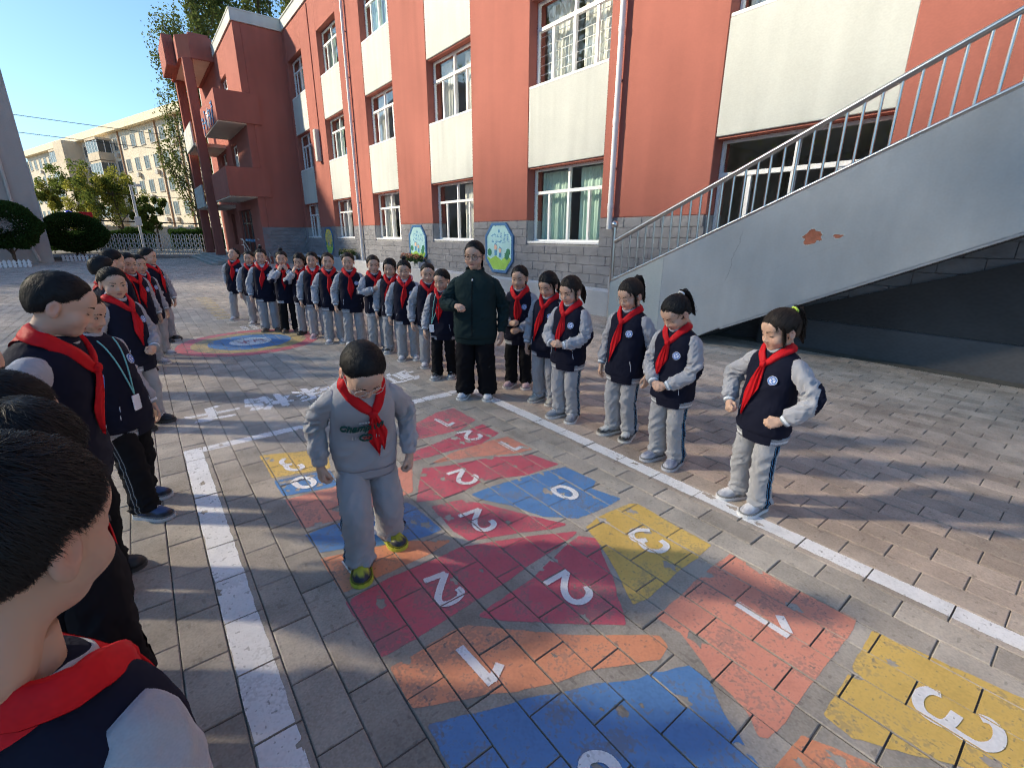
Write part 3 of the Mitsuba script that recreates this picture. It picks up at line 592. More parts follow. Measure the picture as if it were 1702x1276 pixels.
# flower planters on the ledge
mat('leaf_dark', vary((0.035, 0.075, 0.02), 0.5, 6, 30), 0.6, 0.3); mat('petal', vary((0.45, 0.16, 0.10), 0.5, 8, 30), 0.6, 0.2); mat('straw', vary((0.34, 0.30, 0.13), 0.4, 8, 30), 0.7, 0.2)
def leaf_cloud(pts, size, seed, aspect=1.6):
    r = np.random.default_rng(seed); n = len(pts)
    a = norm(r.normal(size=(n, 3))); b = norm(np.cross(a, norm(r.normal(size=(n, 3)))))
    s = size * r.uniform(0.6, 1.3, (n, 1)); c = np.cross(a, b) * s * 0.22
    P = np.asarray(pts)
    V = np.stack([P - a * s * aspect / 2, P + b * s / 2 + c, P + a * s * aspect / 2, P - b * s / 2 + c], 1).reshape(-1, 3)
    return V, quads(np.arange(4 * n).reshape(-1, 4))
def planter(y0, y1, label, seed):
    k = thing('flower_planter', label, 'planter', 'planters on the ledge')
    r = np.random.default_rng(seed)
    part(k, 'trough', bevel_box(7.58, 7.84, y0, y1, LEDGE + 0.003, LEDGE + 0.2, 0.012), 'ledge_mat')
    n = int((y1 - y0) * 420)
    p = r.uniform([7.56, y0, LEDGE + 0.18], [7.9, y1, LEDGE + 0.42], (n, 3)); p[:, 2] -= 0.2 * r.random(n) * (np.abs(p[:, 0] - 7.72) / 0.17)
    part(k, 'foliage', leaf_cloud(p, 0.055, seed), 'leaf_dark')
    q = r.uniform([7.55, y0, LEDGE + 0.3], [7.88, y1, LEDGE + 0.46], (n // 3, 3)); part(k, 'blossom', leaf_cloud(q, 0.05, seed + 1, 1.0), 'petal' if seed % 2 else 'straw')
planter(15.0, 16.5, 'planter of dark leaved plants with reddish flowers below the middle poster', 1)
planter(21.6, 23.2, 'planter of yellowing plants on the ledge left of the downpipe', 2)
# ------------------------------------------------------------------ projecting wing with balconies, entrance and canopy
mat('soffit', stucco((0.62, 0.52, 0.42), 0.05), 0.85, 0.15)
mat('step_stone', vary((0.30, 0.32, 0.30), 0.2, 3, 50), 0.6, 0.3)
mat('steel', (0.62, 0.61, 0.60), 0.22, 0.5, metallic=1.0)
mat('door_dark', (0.05, 0.055, 0.06), 0.3, 0.5)
W = thing('school_wing', 'projecting red wing of the school with two balconies, tall columns and an entrance', 'building')
WX, WY, WE = 5.72, YB, 44.0
wins = [(33.6, 35.2)]
def wallX(x0, x1, y0, y1, z0, z1, holes, name, m):
    """a wall in the plane of x with rectangular openings (y0, y1, z0, z1)"""
    P = sg.box(y0, z0, y1, z1).difference(unary_union([sg.box(a, c, b, d) for a, b, c, d in holes]) if holes else sg.Point(1e6, 0).buffer(.1))
    m3 = prism(P, 0, x1 - x0)
    return part(W, name, fix(oriented(m3, (x0, 0, 0), (0, 1, 0), (0, 0, 1), (1, 0, 0))), m)
lv_open = [(33.4, 35.4, 4.95, 6.65), (33.4, 35.4, 8.45, 10.1), (37.5, 39.5, 4.95, 6.65), (37.5, 39.5, 8.45, 10.1), (32.2, 36.2, 0.32, 3.0), (38.0, 39.4, 0.9, 2.9)]
wallX(WX, WX + 0.35, WY, WE, 0.0, TOP0 - 0.003, lv_open, 'side_wall', 'red_wall')
part(W, 'end_wall', box(WX + 0.36, FX + 0.45, WY, WY + 0.35, BASE, TOP0 - 0.003), 'red_wall')
part(W, 'end_base', box(WX + 0.34, FX + 0.45, WY + 0.02, WY + 0.35, -0.1, BASE - 0.002), 'mortar')
rs = np.random.default_rng(12)
for r in range(8):
    z0 = 0.40 + r * 0.1975; x = WX + 0.0 - (0.2 if r % 2 else 0)
    while x < FX - 0.02:
        s, e = max(x, WX + 0.01), min(x + 0.44, FX - 0.02); x += 0.44
        if e - s > 0.06: part(W, 'stone_block', bevel_box(s + .005, e - .005, WY - 0.015 + rs.uniform(-.008, .008), WY + 0.03, z0 + .005, z0 + 0.1925, 0.01), 'stone')
part(W, 'parapet', cat(box(WX - 0.07, FX + 0.45, WY - 0.07, WY + 0.4, TOP0, TOP1), box(WX - 0.07, WX + 0.4, WY + 0.401, 36.2, TOP0, TOP1), box(WX - 0.10, FX + 0.45, WY - 0.10, WY + 0.4, TOP1, TOP1 + 0.05), box(WX - 0.10, WX + 0.4, WY + 0.401, 36.2, TOP1, TOP1 + 0.05)), 'white_wall')
part(W, 'roof', cat(box(WX + 0.36, FX + 0.44, WY + 0.36, WE, TOP0 - 0.3, TOP0 - 0.05), box(WX, FX + 4, WE, WE + 0.3, 0, TOP0), box(WX + 2.2, WX + 2.25, WY + 0.5, WE, 0, TOP0 - 0.31)), 'room_wall')
for q, (a, b, c, d) in enumerate(lv_open[:4]):
    window(W, (WX + 0.2, a + 0.01, c + 0.05), b - a - 0.02, d - c - 0.07, seed=90 + q)
for lv, (z0, z1) in enumerate(((3.52, 4.93), (7.04, 8.43))):
    k = part(W, 'balcony', cat(box(4.42, 6.42, WY - 0.10, WY - 0.005, z0, z1), box(4.42, 4.54, WY - 0.004, 35.2, z0, z1), box(4.42, WX - 0.002, 35.201, 35.3, z0, z1)), 'red_wall')
    put(k + '__slab', box(4.44, WX - 0.002, WY - 0.003, 35.19, z0 - 0.06, z0 + 0.12), 'soffit')
    if lv == 1:
        r = np.random.default_rng(4)
        for q in range(5):
            y0 = 30.5 + 0.93 * q; st = []
            for _ in range(6):
                a = r.uniform([y0, z0 + .3], [y0 + .5, z0 + 1.0]); st.append(sg.LineString([a, a + ([.35, .03] if r.random() < .5 else [.04, -.4])]).buffer(.035))
            put(k + '__sign_character', fix(oriented(prism(unary_union(st), 0, 0.04), (4.417, 0, 0), (0, 1, 0), (0, 0, 1), (-1, 0, 0))), 'window_white' if q == 2 else 'poster_rim')
part(W, 'balcony_door', box(WX + 0.10, WX + 0.16, 30.9, 32.0, 4.95, 7.0), 'window_white')
# columns, canopy
for cx, cy in ((4.12, 36.3), (4.15, 41.8)):
    part(W, 'column', bevel_box(cx, cx + 0.5, cy, cy + 0.55, 0.302, 11.3, 0.03), 'red_wall')
can = sg.Polygon([(WX - 0.002, 36.2), (4.55, 36.2), (3.98, 36.75), (3.98, 42.4), (4.5, 42.95), (WX - 0.002, 42.95)])
part(W, 'canopy', prism(can.difference(can.buffer(-0.18)), 11.27, 12.45), 'red_wall')
part(W, 'canopy_soffit', prism(can.buffer(-0.19), 11.30, 11.5), 'soffit')
part(W, 'canopy_crest', cat(bevel_box(3.45, 3.97, 38.0, 41.2, 11.15, 12.75, 0.03), bevel_box(4.6, 5.6, 36.3, 36.6, 12.452, 12.6, 0.02)), 'red_wall')
for z0 in (3.55, 7.08):
    part(W, 'balcony_panel', bevel_box(4.0, 4.1, 37.2, 41.4, z0 - 0.3, z0 + 1.0, 0.02), 'white_wall')
    part(W, 'balcony_floor', box(4.11, WX - 0.002, 36.9, 41.4, z0 - 0.35, z0 - 0.15), 'soffit')
# entrance: platform, steps, glass doors, steel rails
part(W, 'platform', bevel_box(3.75, WX + 1.8, 30.6, 42.5, -0.05, 0.30, 0.01), 'step_stone')
for q in range(2): part(W, 'step', bevel_box(3.75 - 0.32 * (q + 1), 3.748 - 0.32 * q, 30.6 - 0.3 * q, 42.5, -0.05, 0.20 - 0.1 * q, 0.008), 'step_stone')
for q in range(2): part(W, 'step', bevel_box(3.75, WX + 1.5, 30.6 - 0.32 * (q + 1), 30.598 - 0.32 * q, -0.05, 0.20 - 0.1 * q, 0.008), 'step_stone')
for q, (a, b) in enumerate(((32.25, 33.5), (33.55, 34.85), (34.9, 36.15))):
    k = part(W, 'glass_door', cat(box(WX + 0.15, WX + 0.2, a, a + 0.06, 0.31, 2.96), box(WX + 0.15, WX + 0.2, b - 0.06, b, 0.31, 2.96), box(WX + 0.15, WX + 0.2, a + 0.06, b - 0.06, 2.2, 2.27), box(WX + 0.15, WX + 0.2, a + 0.06, b - 0.06, 0.31, 0.4)), 'door_dark')
    put(k + '__pane', oriented((np.array([[a + .06, .4, 0], [b - .06, .4, 0], [b - .06, 2.95, 0], [a + .06, 2.95, 0.004]]), quads([[0, 1, 2, 3]])), (WX + 0.175, 0, 0), (0, 1, 0), (0, 0, 1), (1, 0, 0)), 'glass')
    put(k + '__push_bar', box(WX + 0.10, WX + 0.14, a + 0.1, b - 0.1, 1.15, 1.3), 'poster_blue')
def rail(y, label):
    k = thing('entrance_handrail', label, 'handrail', 'steel handrails at the entrance steps')
    for q, (dz, nm) in enumerate(((1.0, 'handrail'), (0.7, 'lower_rail'))):
        part(k, nm, tube(smooth_path([(y[0] - 0.05, y[1] + 0.4, 0.32 + dz), (y[0], y[1], 0.3 + dz), (y[0] + 0.15, y[1] - 1.5, dz - 0.55)], 14, 0.1), 0.025, 8), 'steel', smooth=True)
    part(k, 'post', rod((y[0], y[1], 0.25), (y[0], y[1], 1.3), 0.022), 'steel', smooth=True); part(k, 'post', rod((y[0] + 0.12, y[1] - 1.25, -0.05), (y[0] + 0.12, y[1] - 1.25, 0.55), 0.022), 'steel', smooth=True)
rail((4.95, 31.3), 'pair of steel rails at the entrance, left one, by the column'); rail((5.75, 30.9), 'pair of steel rails at the entrance, right one, by the grey stone base')

# ------------------------------------------------------------------ outdoor staircase
def stair_fn(p, n, uv):
    a = FB(p.y * 1.6, p.z * 1.3, 1.0, octaves=4) * 1.25 - 0.12; b = FB(p.y * 6, p.z * 1.2, 3.0); d = N(p.y * 70, p.z * 70, p.x * 70)
    # a hairline crack wanders down the plaster
    cy = 3.52 - 0.28 * (p.z - 1.4) + 0.12 * (FB(p.z * 5, 2.0, 5.0) - 0.5); crack = SS(0.010, 0.003, dr.abs(p.y - cy)) * SS(0.95, 1.05, p.z) * SS(1.75, 1.6, p.z)
    c2 = 0.78 + 0.42 * (4.0 - p.y) + 0.1 * (FB(p.y * 4, 9.0, 2.0) - 0.5); cr2 = SS(0.006, 0.002, dr.abs(p.z - c2)) * SS(4.2, 4.0, p.y) * SS(2.0, 2.3, p.y)
    return mi.Color3f(0.41, 0.42, 0.425) * (1 + 0.26 * (a - 0.5) + 0.14 * (b - 0.5) + 0.1 * (d - 0.5)) * (1 - 0.22 * crack) * (1 - 0.06 * cr2)
mat('stair_plaster', mikit.proc(stair_fn), 0.6, 0.3, bump=grit, scale=0.002)
mat('brick_red', vary((0.42, 0.15, 0.09), 0.3, 20, 90), 0.85, 0.15)
mat('under_shade', vary((0.075, 0.072, 0.073), 0.25, 2, 40), 0.8, 0.2)  # near black: the gloom below the flight is painted into this colour
S = thing('outdoor_staircase', 'outdoor staircase with a grey plastered side rising to the right along the building', 'staircase')
SX = 6.75
def top(y): return 0.83 + (5.73 - y) * 0.4505
def sof(y): return 0.20 + (3.84 - y) * 0.474
YR = -2.4
part(S, 'side_wall', fix(oriented(prism(sg.Polygon([(4.69, -0.05), (4.69, top(4.69)), (YR, top(YR)), (YR, sof(YR)), (3.60, sof(3.60)), (4.26, -0.05)]), 0, 0.14), (SX, 0, 0), (0, 1, 0), (0, 0, 1), (1, 0, 0))), 'stair_plaster')
part(S, 'side_wall', fix(oriented(prism(sg.Polygon([(5.78, -0.05), (5.78, top(5.78)), (4.692, top(4.692)), (4.692, -0.05)]), 0, 0.16), (SX - 0.004, 0, 0), (0, 1, 0), (0, 0, 1), (1, 0, 0))), 'white_wall')
# plaster fallen off: a shallow brick coloured patch and a scar beside it
blob = lambda c, r, sd: sg.Polygon([(c[0] + r[0] * (0.55 + 0.75 * meshkit.noise([[math.cos(a) * 2.6 + sd, math.sin(a) * 2.6, sd]])[0]) * math.cos(a), c[1] + r[1] * (0.55 + 0.75 * meshkit.noise([[math.cos(a) * 2.6 + sd, math.sin(a) * 2.6, sd]])[0]) * math.sin(a)) for a in np.linspace(0, 6.28, 28)[:-1]])
for c, r, sd, lb in (((2.55, 1.62), (0.115, 0.085), 3, 'brick red patch where plaster has fallen off'), ((2.27, 1.63), (0.055, 0.022), 8, 'small red scar in the plaster')):
    k = part(S, 'bare_patch', fix(oriented(prism(blob(c, r, sd), 0, 0.004), (SX - 0.004, 0, 0), (0, 1, 0), (0, 0, 1), (1, 0, 0))), 'brick_red', label=lb)
    put(k + '__plaster_edge', fix(oriented(prism(blob(c, (r[0] + .012, r[1] + .012), sd).difference(blob(c, r, sd)), 0, 0.006), (SX - 0.005, 0, 0), (0, 1, 0), (0, 0, 1), (1, 0, 0))), 'white_wall')
part(S, 'soffit', fix(oriented(prism(sg.Polygon([(4.24, -0.04), (3.58, sof(3.58) + 0.002), (YR, sof(YR) + 0.002), (YR, sof(YR) + 0.2), (3.58, sof(3.58) + 0.2), (4.24, 0.1)]), 0, FX - SX - 0.2), (SX + 0.142, 0, 0), (0, 1, 0), (0, 0, 1), (1, 0, 0))), 'under_shade')
part(S, 'drip_edge', fix(oriented(prism(sg.Polygon([(3.6, sof(3.6) - 0.03), (YR, sof(YR) - 0.03), (YR, sof(YR) - 0.002), (3.6, sof(3.6) - 0.002)]), 0, 0.16), (SX + 0.01, 0, 0), (0, 1, 0), (0, 0, 1), (1, 0, 0))), 'ledge_mat')
for q in range(24):
    y1 = 5.3 - 0.325 * q; z = top(y1) - 0.10
    if y1 < YR + 0.3: break
    part(S, 'step', box(SX + 0.145, FX - 0.06, y1 - 0.325, y1, z - 0.16, z), 'step_stone')
part(S, 'shade_sheet', fix(oriented(prism(sg.Polygon([(3.36, 0.43), (YR - 2.0, 0.43), (YR - 2.0, sof(YR)), (3.3, sof(3.3) + .02)]), 0, 0.03), (FX - 0.052, 0, 0), (0, 1, 0), (0, 0, 1), (1, 0, 0))), 'under_shade')  # added dark sheet before the stone base, standing in for under-stair shade
part(S, 'end_wall', box(SX + 0.2, FX - 0.06, YR - 2.2, YR - 2.0, -0.05, top(YR)), 'under_shade')
part(S, 'landing', box(SX, FX - 0.06, YR - 2.2, YR - 0.002, sof(YR) + 0.1, top(YR) - 0.08), 'stair_plaster')
part(S, 'under_stair_block', bevel_box(FX - 0.32, FX - 0.12, 3.1, 3.45, -0.05, 0.7, 0.01), 'under_shade')
R_ = thing('stair_railing', 'stainless steel railing along the outer edge of the grey staircase', 'railing')
RX = SX + 0.05
def P_(y, dz): return (RX, y, top(y) + dz)
part(R_, 'newel_post', rod((RX, 5.80, -0.05), (RX, 5.80, 1.76), 0.038, 16), 'steel', smooth=30)
part(R_, 'newel_ball', ball((RX, 5.80, 1.81), 0.062, 3), 'steel', smooth=True)
part(R_, 'handrail', rod(P_(5.77, 0.71), P_(YR, 0.73), 0.037, 14), 'steel', smooth=30)
part(R_, 'bottom_rail', rod(P_(5.77, 0.035), P_(YR, 0.04), 0.027, 12), 'steel', smooth=30)
for q in range(52):
    y = 5.60 - 0.1575 * q
    if y < YR: break
    part(R_, 'baluster', rod(P_(y, 0.04), P_(y, 0.715), 0.016, 10), 'steel', smooth=30)
for q in range(7): part(R_, 'rail_foot', cat(rod(P_(5.3 - 1.2 * q, -0.03), P_(5.3 - 1.2 * q, 0.03), 0.014, 8), rod((RX, 5.3 - 1.2 * q, top(5.3 - 1.2 * q)), (RX, 5.3 - 1.2 * q, top(5.3 - 1.2 * q) + 0.006), 0.035, 10)), 'steel')

# ------------------------------------------------------------------ left hand building, bushes, gate, far apartments
mat('beige_wall', stucco((0.50, 0.42, 0.37), 0.06), 0.85, 0.15, bump=grit, scale=0.002)
mat('beige_light', stucco((0.62, 0.55, 0.48), 0.06), 0.85, 0.15)
L = thing('beige_building', 'plain beige pink rendered building at the left edge with a drainpipe', 'building')
LP = sg.Polygon([(-26, 37.5), (-3.73, 37.5), (-6.6, 54), (-26, 54)])
part(L, 'wall', prism(LP, -0.1, 13.0), 'beige_wall')
part(L, 'cornice', prism(LP.buffer(0.25, join_style=2), 13.0, 13.4), 'beige_light')
part(L, 'drainpipe', cat(rod((-4.75, 37.38, 2.4), (-4.75, 37.38, 13.0), 0.07, 10), tube(smooth_path([(-4.75, 37.38, 2.45), (-4.75, 37.38, 2.0), (-4.3, 37.38, 0.1)], 8), 0.07, 10)), 'beige_light', smooth=30)
mat('bark', vary((0.12, 0.085, 0.06), 0.4, 6, 40), 0.9, 0.1)
def leaf_mat(key, c, var=0.4, trans=0.5):
    scene[key] = {'type': 'principledthin', 'base_color': vary(c, var, 1.3, 14), 'roughness': 0.5, 'diff_trans': trans, 'specular': 0.3} if False else {'type': 'principledthin', 'base_color': vary(c, var, 1.3, 14), 'roughness': 0.5, 'diff_trans': trans}
leaf_mat('leaf_bush', (0.045, 0.088, 0.024)); leaf_mat('leaf_poplar', (0.12, 0.15, 0.045), 0.4, 0.8); leaf_mat('leaf_yellow', (0.29, 0.29, 0.06), 0.5, 0.9); leaf_mat('leaf_green', (0.12, 0.16, 0.04), 0.5, 0.9)
def bush(x, y, r, h, z0, label, seed, n=7000):
    k = thing('round_bush', label, 'bush', 'round clipped bushes by the beige building')
    rr = np.random.default_rng(seed)
    d = norm(rr.normal(size=(n, 3))); bumps = 0.86 + 0.28 * meshkit.fbm(d * 2.2 + seed, 3, seed)
    rad = bumps * rr.uniform(0.72, 1.0, n) ** 0.5
    p = d * rad[:, None] * [r, r, h] + [x, y, z0 + h]
    p[:, 2] = np.maximum(p[:, 2], z0 + 0.05 * rr.random(n))
    part(k, 'foliage', leaf_cloud(p, 0.09, seed), 'leaf_bush')
    part(k, 'trunk', cat(tube([(x, y, -0.02), (x + 0.03, y, z0 * 0.6), (x, y, z0 + h * .6)], 0.07, 8), *[tube([(x, y, z0 * .7), (x + .5 * r * math.cos(a), y + .5 * r * math.sin(a), z0 + h * .5)], 0.03, 6) for a in (0.3, 2.2, 4.1)]), 'bark')
bush(-4.85, 34.2, 1.4, 1.1, 0.85, 'round clipped bush on a single trunk at the left edge, before the beige wall', 1, 12000)
bush(-2.65, 40.5, 1.55, 1.15, 0.45, 'round dark bush between the beige building and the gate', 2, 10000)
bush(-3.2, 44.5, 1.6, 1.2, 0.5, 'dark bush half hidden behind the other round bush', 3)
def picket(x0, x1, y, label):
    k = thing('picket_border', label, 'low fence', 'low white picket borders')
    n = int((x1 - x0) / 0.17)
    for q in range(n):
        x = x0 + (x1 - x0) * (q + 0.5) / n
        pg = sg.Polygon([(-.06, 0), (.06, 0), (.06, .30), (0, .37), (-.06, .30)])
        part(k, 'picket', fix(oriented(prism(pg, 0, 0.025), (x, y, 0.0), (1, 0, 0), (0, 0, 1), (0, -1, 0))), 'window_white')
    part(k, 'rail', cat(box(x0, x1, y + 0.001, y + 0.02, 0.08, 0.12), box(x0, x1, y + 0.001, y + 0.02, 0.22, 0.26)), 'window_white')
picket(-5.35, -4.15, 33.3, 'short white picket border under the leftmost bush')
picket(-3.55, -2.3, 39.0, 'white picket border left half, under the dark bush'); picket(-2.2, -0.9, 38.2, 'white picket border right half, nearer the gate')
# retractable gate: a row of arches with crossing struts
G_ = thing('retractable_gate', 'white folding gate of narrow arches and crossing bars closing the yard', 'gate')
mat('gate_white', (0.66, 0.64, 0.60), 0.4, 0.5)
ga, gb = np.array([-2.3, 48.0]), np.array([4.35, 44.6]); gd = (gb - ga) / np.linalg.norm(gb - ga); gn = np.array([-gd[1], gd[0]])
ngate = 23
for q in range(ngate):
    c = ga + (gb - ga) * (q + 0.5) / ngate
    w = 0.10
    pth = [(c[0] - gd[0] * w, c[1] - gd[1] * w, 0.08)] + [(c[0] + gd[0] * w * -math.cos(t), c[1] + gd[1] * w * -math.cos(t), 1.45 + 0.10 * math.sin(t)) for t in np.linspace(0, math.pi, 9)] + [(c[0] + gd[0] * w, c[1] + gd[1] * w, 0.08)]
    part(G_, 'arch', tube(pth, 0.026, 6, ref=(gn[0], gn[1], 0)), 'gate_white', smooth=True)
    if q < ngate - 1:
        e = ga + (gb - ga) * (q + 1.5) / ngate
        part(G_, 'strut', cat(*[rod((c[0] + gn[0] * s, c[1] + gn[1] * s, a), (e[0] + gn[0] * s, e[1] + gn[1] * s, b), 0.016, 5) for a, b, s in ((.2, .55, .03), (.55, .2, -.03), (.55, .9, .03), (.9, .55, -.03), (.9, 1.25, .03), (1.25, .9, -.03))]), 'gate_white')
struct('kerb', fix(oriented(bevel_box(0, 6.9, -0.35, 0, -0.05, 0.10, 0.02), (ga[0] + 2.2, ga[1] - 1.6, 0), (gd[0], gd[1], 0), (gn[0], gn[1], 0), (0, 0, 1))), 'beige_light')
mat('asphalt', vary((0.16, 0.155, 0.145), 0.2, 0.5, 30), 0.9, 0.2)
struct('street', flat(sg.box(-40, 45, 40, 64), 0.012), 'asphalt')
struct('garden', flat(sg.box(-60, 64, 60, 160), 0.016), vary and mat('soil', vary((0.16, 0.13, 0.09), 0.3, 0.7, 20), 0.95, 0.1))
# hedge and far shrubs behind the gate
def mass(name, label, catg, x0, x1, y0, y1, z1, n, seed, m, size=0.16, group=None):
    k = thing(name, label, catg, group)
    r = np.random.default_rng(seed)
    p = r.uniform([x0, y0, 0.05], [x1, y1, 1], (n, 3)); hh = z1 * (0.7 + 0.5 * meshkit.fbm(np.column_stack([p[:, 0] * .7, p[:, 1] * .7, p[:, 0] * 0 + seed]), 3, seed)); p[:, 2] = hh * p[:, 2] ** 0.6
    part(k, 'foliage', leaf_cloud(p, size, seed), m)
    part(k, 'stem', cat(*[tube([(x, (y0 + y1) / 2, 0), (x + .1, (y0 + y1) / 2, z1 * .7)], 0.04, 5) for x in np.linspace(x0 + .3, x1 - .3, 4)]), 'bark')
mass('hedge', 'dark green hedge just behind the right part of the gate', 'hedge', 2.6, 6.5, 50.2, 52, 1.9, 7000, 5, 'leaf_bush')
mass('hedge', 'low dark shrubs behind the left part of the gate', 'hedge', -5.5, 1.5, 53, 55, 1.9, 8000, 6, 'leaf_bush')
# lamp post
mat('lamp_grey', (0.6, 0.6, 0.6), 0.4, 0.5)
K = thing('street_lamp', 'pale grey lamp post with small boxes behind the gate', 'lamp post')
part(K, 'pole', rod((0.62, 51, 0), (0.62, 51, 5.3), 0.10, 10), 'lamp_grey', smooth=30)
part(K, 'arm', rod((0.62, 51, 5.2), (1.2, 50.8, 5.35), 0.05, 8), 'lamp_grey'); part(K, 'camera_head', bevel_box(0.95, 1.35, 50.7, 50.9, 5.2, 5.4, 0.03), 'lamp_grey')
part(K, 'control_box', bevel_box(0.4, 0.84, 50.65, 50.9, 2.2, 2.9, 0.03), 'lamp_grey')
# trees
def tree(name, label, catg, x, y, h, crown, n, seed, m, leaf=0.16, spread=1.0, base=0.25, limbs=9, group=None, clumps=40, up=0.6, m2=None):
    """a tapered trunk, limbs, and leaves clumped round twig ends; crown: (radius, height fraction profile)"""
    k = thing(name, label, catg, group)
    r = np.random.default_rng(seed)
    lim, tips = [], []
    part(k, 'trunk', loft(np.array([[x + 0.1 * math.sin(z), y, z] for z in np.linspace(-0.05, h * 0.85, 9)]), np.tile([1, 0, 0], (9, 1)), np.tile([0, 1, 0], (9, 1)), np.linspace(0.022 * h, 0.005 * h, 9), np.linspace(0.022 * h, 0.005 * h, 9), 8), 'bark', smooth=True)
    for q in range(limbs):
        z = h * (base + (0.85 - base) * (q + r.random()) / limbs); a = r.uniform(0, 6.28)
        f = (z / h - base) / (1 - base); R = crown * (math.sin(math.pi * min(1, 0.25 + 0.75 * f) ** 0.8) * 0.75 + 0.25) * r.uniform(.7, 1.1)
        e = np.array([x + R * math.cos(a) * .8, y + R * math.sin(a) * .8, z + R * up * 1.6])
        s = np.array([x, y, z]); mid = s * .5 + e * .5 + [0, 0, -R * .15]
        pth = smooth_path([s, mid, e], 7)
        rad = np.linspace(0.009 * h * (1 - f * .6), 0.002 * h, 7); t_, A_, B_ = frames(pth, (0.3, 0.5, 0.8))
        lim.append(loft(pth, A_, B_, rad, rad, 6)); tips += [pth[3], pth[5], pth[6]]
    part(k, 'limb', cat(*lim), 'bark', smooth=True)
    cl = []
    for q in range(clumps):
        t = tips[r.integers(len(tips))]; cl.append(t + r.normal(size=3) * crown * 0.22 * spread)
    cl = np.array(cl); w = r.integers(0, clumps, n)
    sc = crown * 0.17 * r.uniform(0.6, 1.3, clumps)
    p = cl[w] + norm(r.normal(size=(n, 3))) * (r.random((n, 1)) ** 0.45) * sc[w][:, None] * [1, 1, 0.8 + up * 0.8]
    if m2: sel = (w % 5) < 2
    else: sel = np.zeros(n, bool)
    part(k, 'crown', leaf_cloud(p[~sel], leaf, seed), m)
    if m2: part(k, 'crown', leaf_cloud(p[sel], leaf, seed + 1), m2)
tree('street_tree', 'tree with yellowing leaves in front of the apartment block', 'tree', -0.6, 60, 6.3, 2.8, 8000, 21, 'leaf_yellow', 0.14, m2='leaf_green', clumps=70)
tree('street_tree', 'greener tree left of the yellowing one, before the apartments', 'tree', -4.0, 62, 6.3, 2.6, 7000, 22, 'leaf_green', 0.14, clumps=70, m2='leaf_yellow')
tree('street_tree', 'small green tree close behind the gate beside the lamp post', 'tree', 1.9, 57, 4.2, 1.5, 5000, 23, 'leaf_green', 0.15, clumps=40)
def poplar(x, y, h, R, n, seed, label, group, limbs=46, key=None):
    """a poplar: many steep limbs, each with leaves along it"""
    k = thing('poplar_tree', label, 'tree', group)
    r = np.random.default_rng(seed)
    part(k, 'trunk', loft(np.array([[x, y, z] for z in np.linspace(-0.05, h * 0.97, 8)]), np.tile([1, 0, 0], (8, 1)), np.tile([0, 1, 0], (8, 1)), np.linspace(0.018 * h, 0.002 * h, 8), np.linspace(0.018 * h, 0.002 * h, 8), 7), 'bark', smooth=True)
    lim, pts = [], []
    for q in range(limbs):
        f = 0.12 + 0.80 * (q + r.random()) / limbs; z = h * f; a = r.uniform(0, 6.28)
        Rr = R * min(1.0, 1.3 * (1 - f) + 0.25) * min(1, 0.45 + f * 2.2) * r.uniform(.7, 1.15); L_ = h * 0.22 * (1.1 - 0.5 * f) * r.uniform(.7, 1.2)
        d = np.array([math.cos(a), math.sin(a), 0])
        pth = np.array([[x, y, z] + d * Rr * (1 - (1 - t) ** 1.8) + [0, 0, L_ * t ** 1.2] for t in np.linspace(0, 1, 6)])
        rad = np.linspace(0.004 * h * (1.1 - f), 0.0008 * h, 6); t_, A_, B_ = frames(pth, (0.3, 0.5, 0.2)); lim.append(loft(pth, A_, B_, rad, rad, 4))
        nn = n // limbs; u = r.random(nn) ** 0.7 * 5
        i = np.minimum(u.astype(int), 4); w = (u - i)[:, None]
        c = pth[i] * (1 - w) + pth[i + 1] * w
        pts.append(c + r.normal(size=(nn, 3)) * 0.16 * R * np.array([1, 1, 1.4]) * (0.55 + 0.6 * r.random((nn, 1))))
    part(k, 'limb', cat(*lim), 'bark', smooth=True)
    part(k, 'crown', leaf_cloud(np.vstack(pts), 0.0075 * h, seed, 1.4), 'leaf_poplar')
POP = [(5.2, 52.5, 18, 1.9, 8500, 31, 'leftmost tall poplar rising behind the columns of the wing'), (7.6, 54, 24, 2.2, 11000, 32, 'tall poplar behind the canopy of the wing'), (10.2, 56, 27, 2.4, 12000, 33, 'tall poplar above the white parapet of the wing'),
       (13.5, 57, 27, 2.2, 9000, 34, 'thin poplar top seen over the roof corner'), (17.0, 58, 28, 2.1, 9000, 35, 'poplar top farthest right over the roof')]
for a in POP: poplar(*a, group=None)
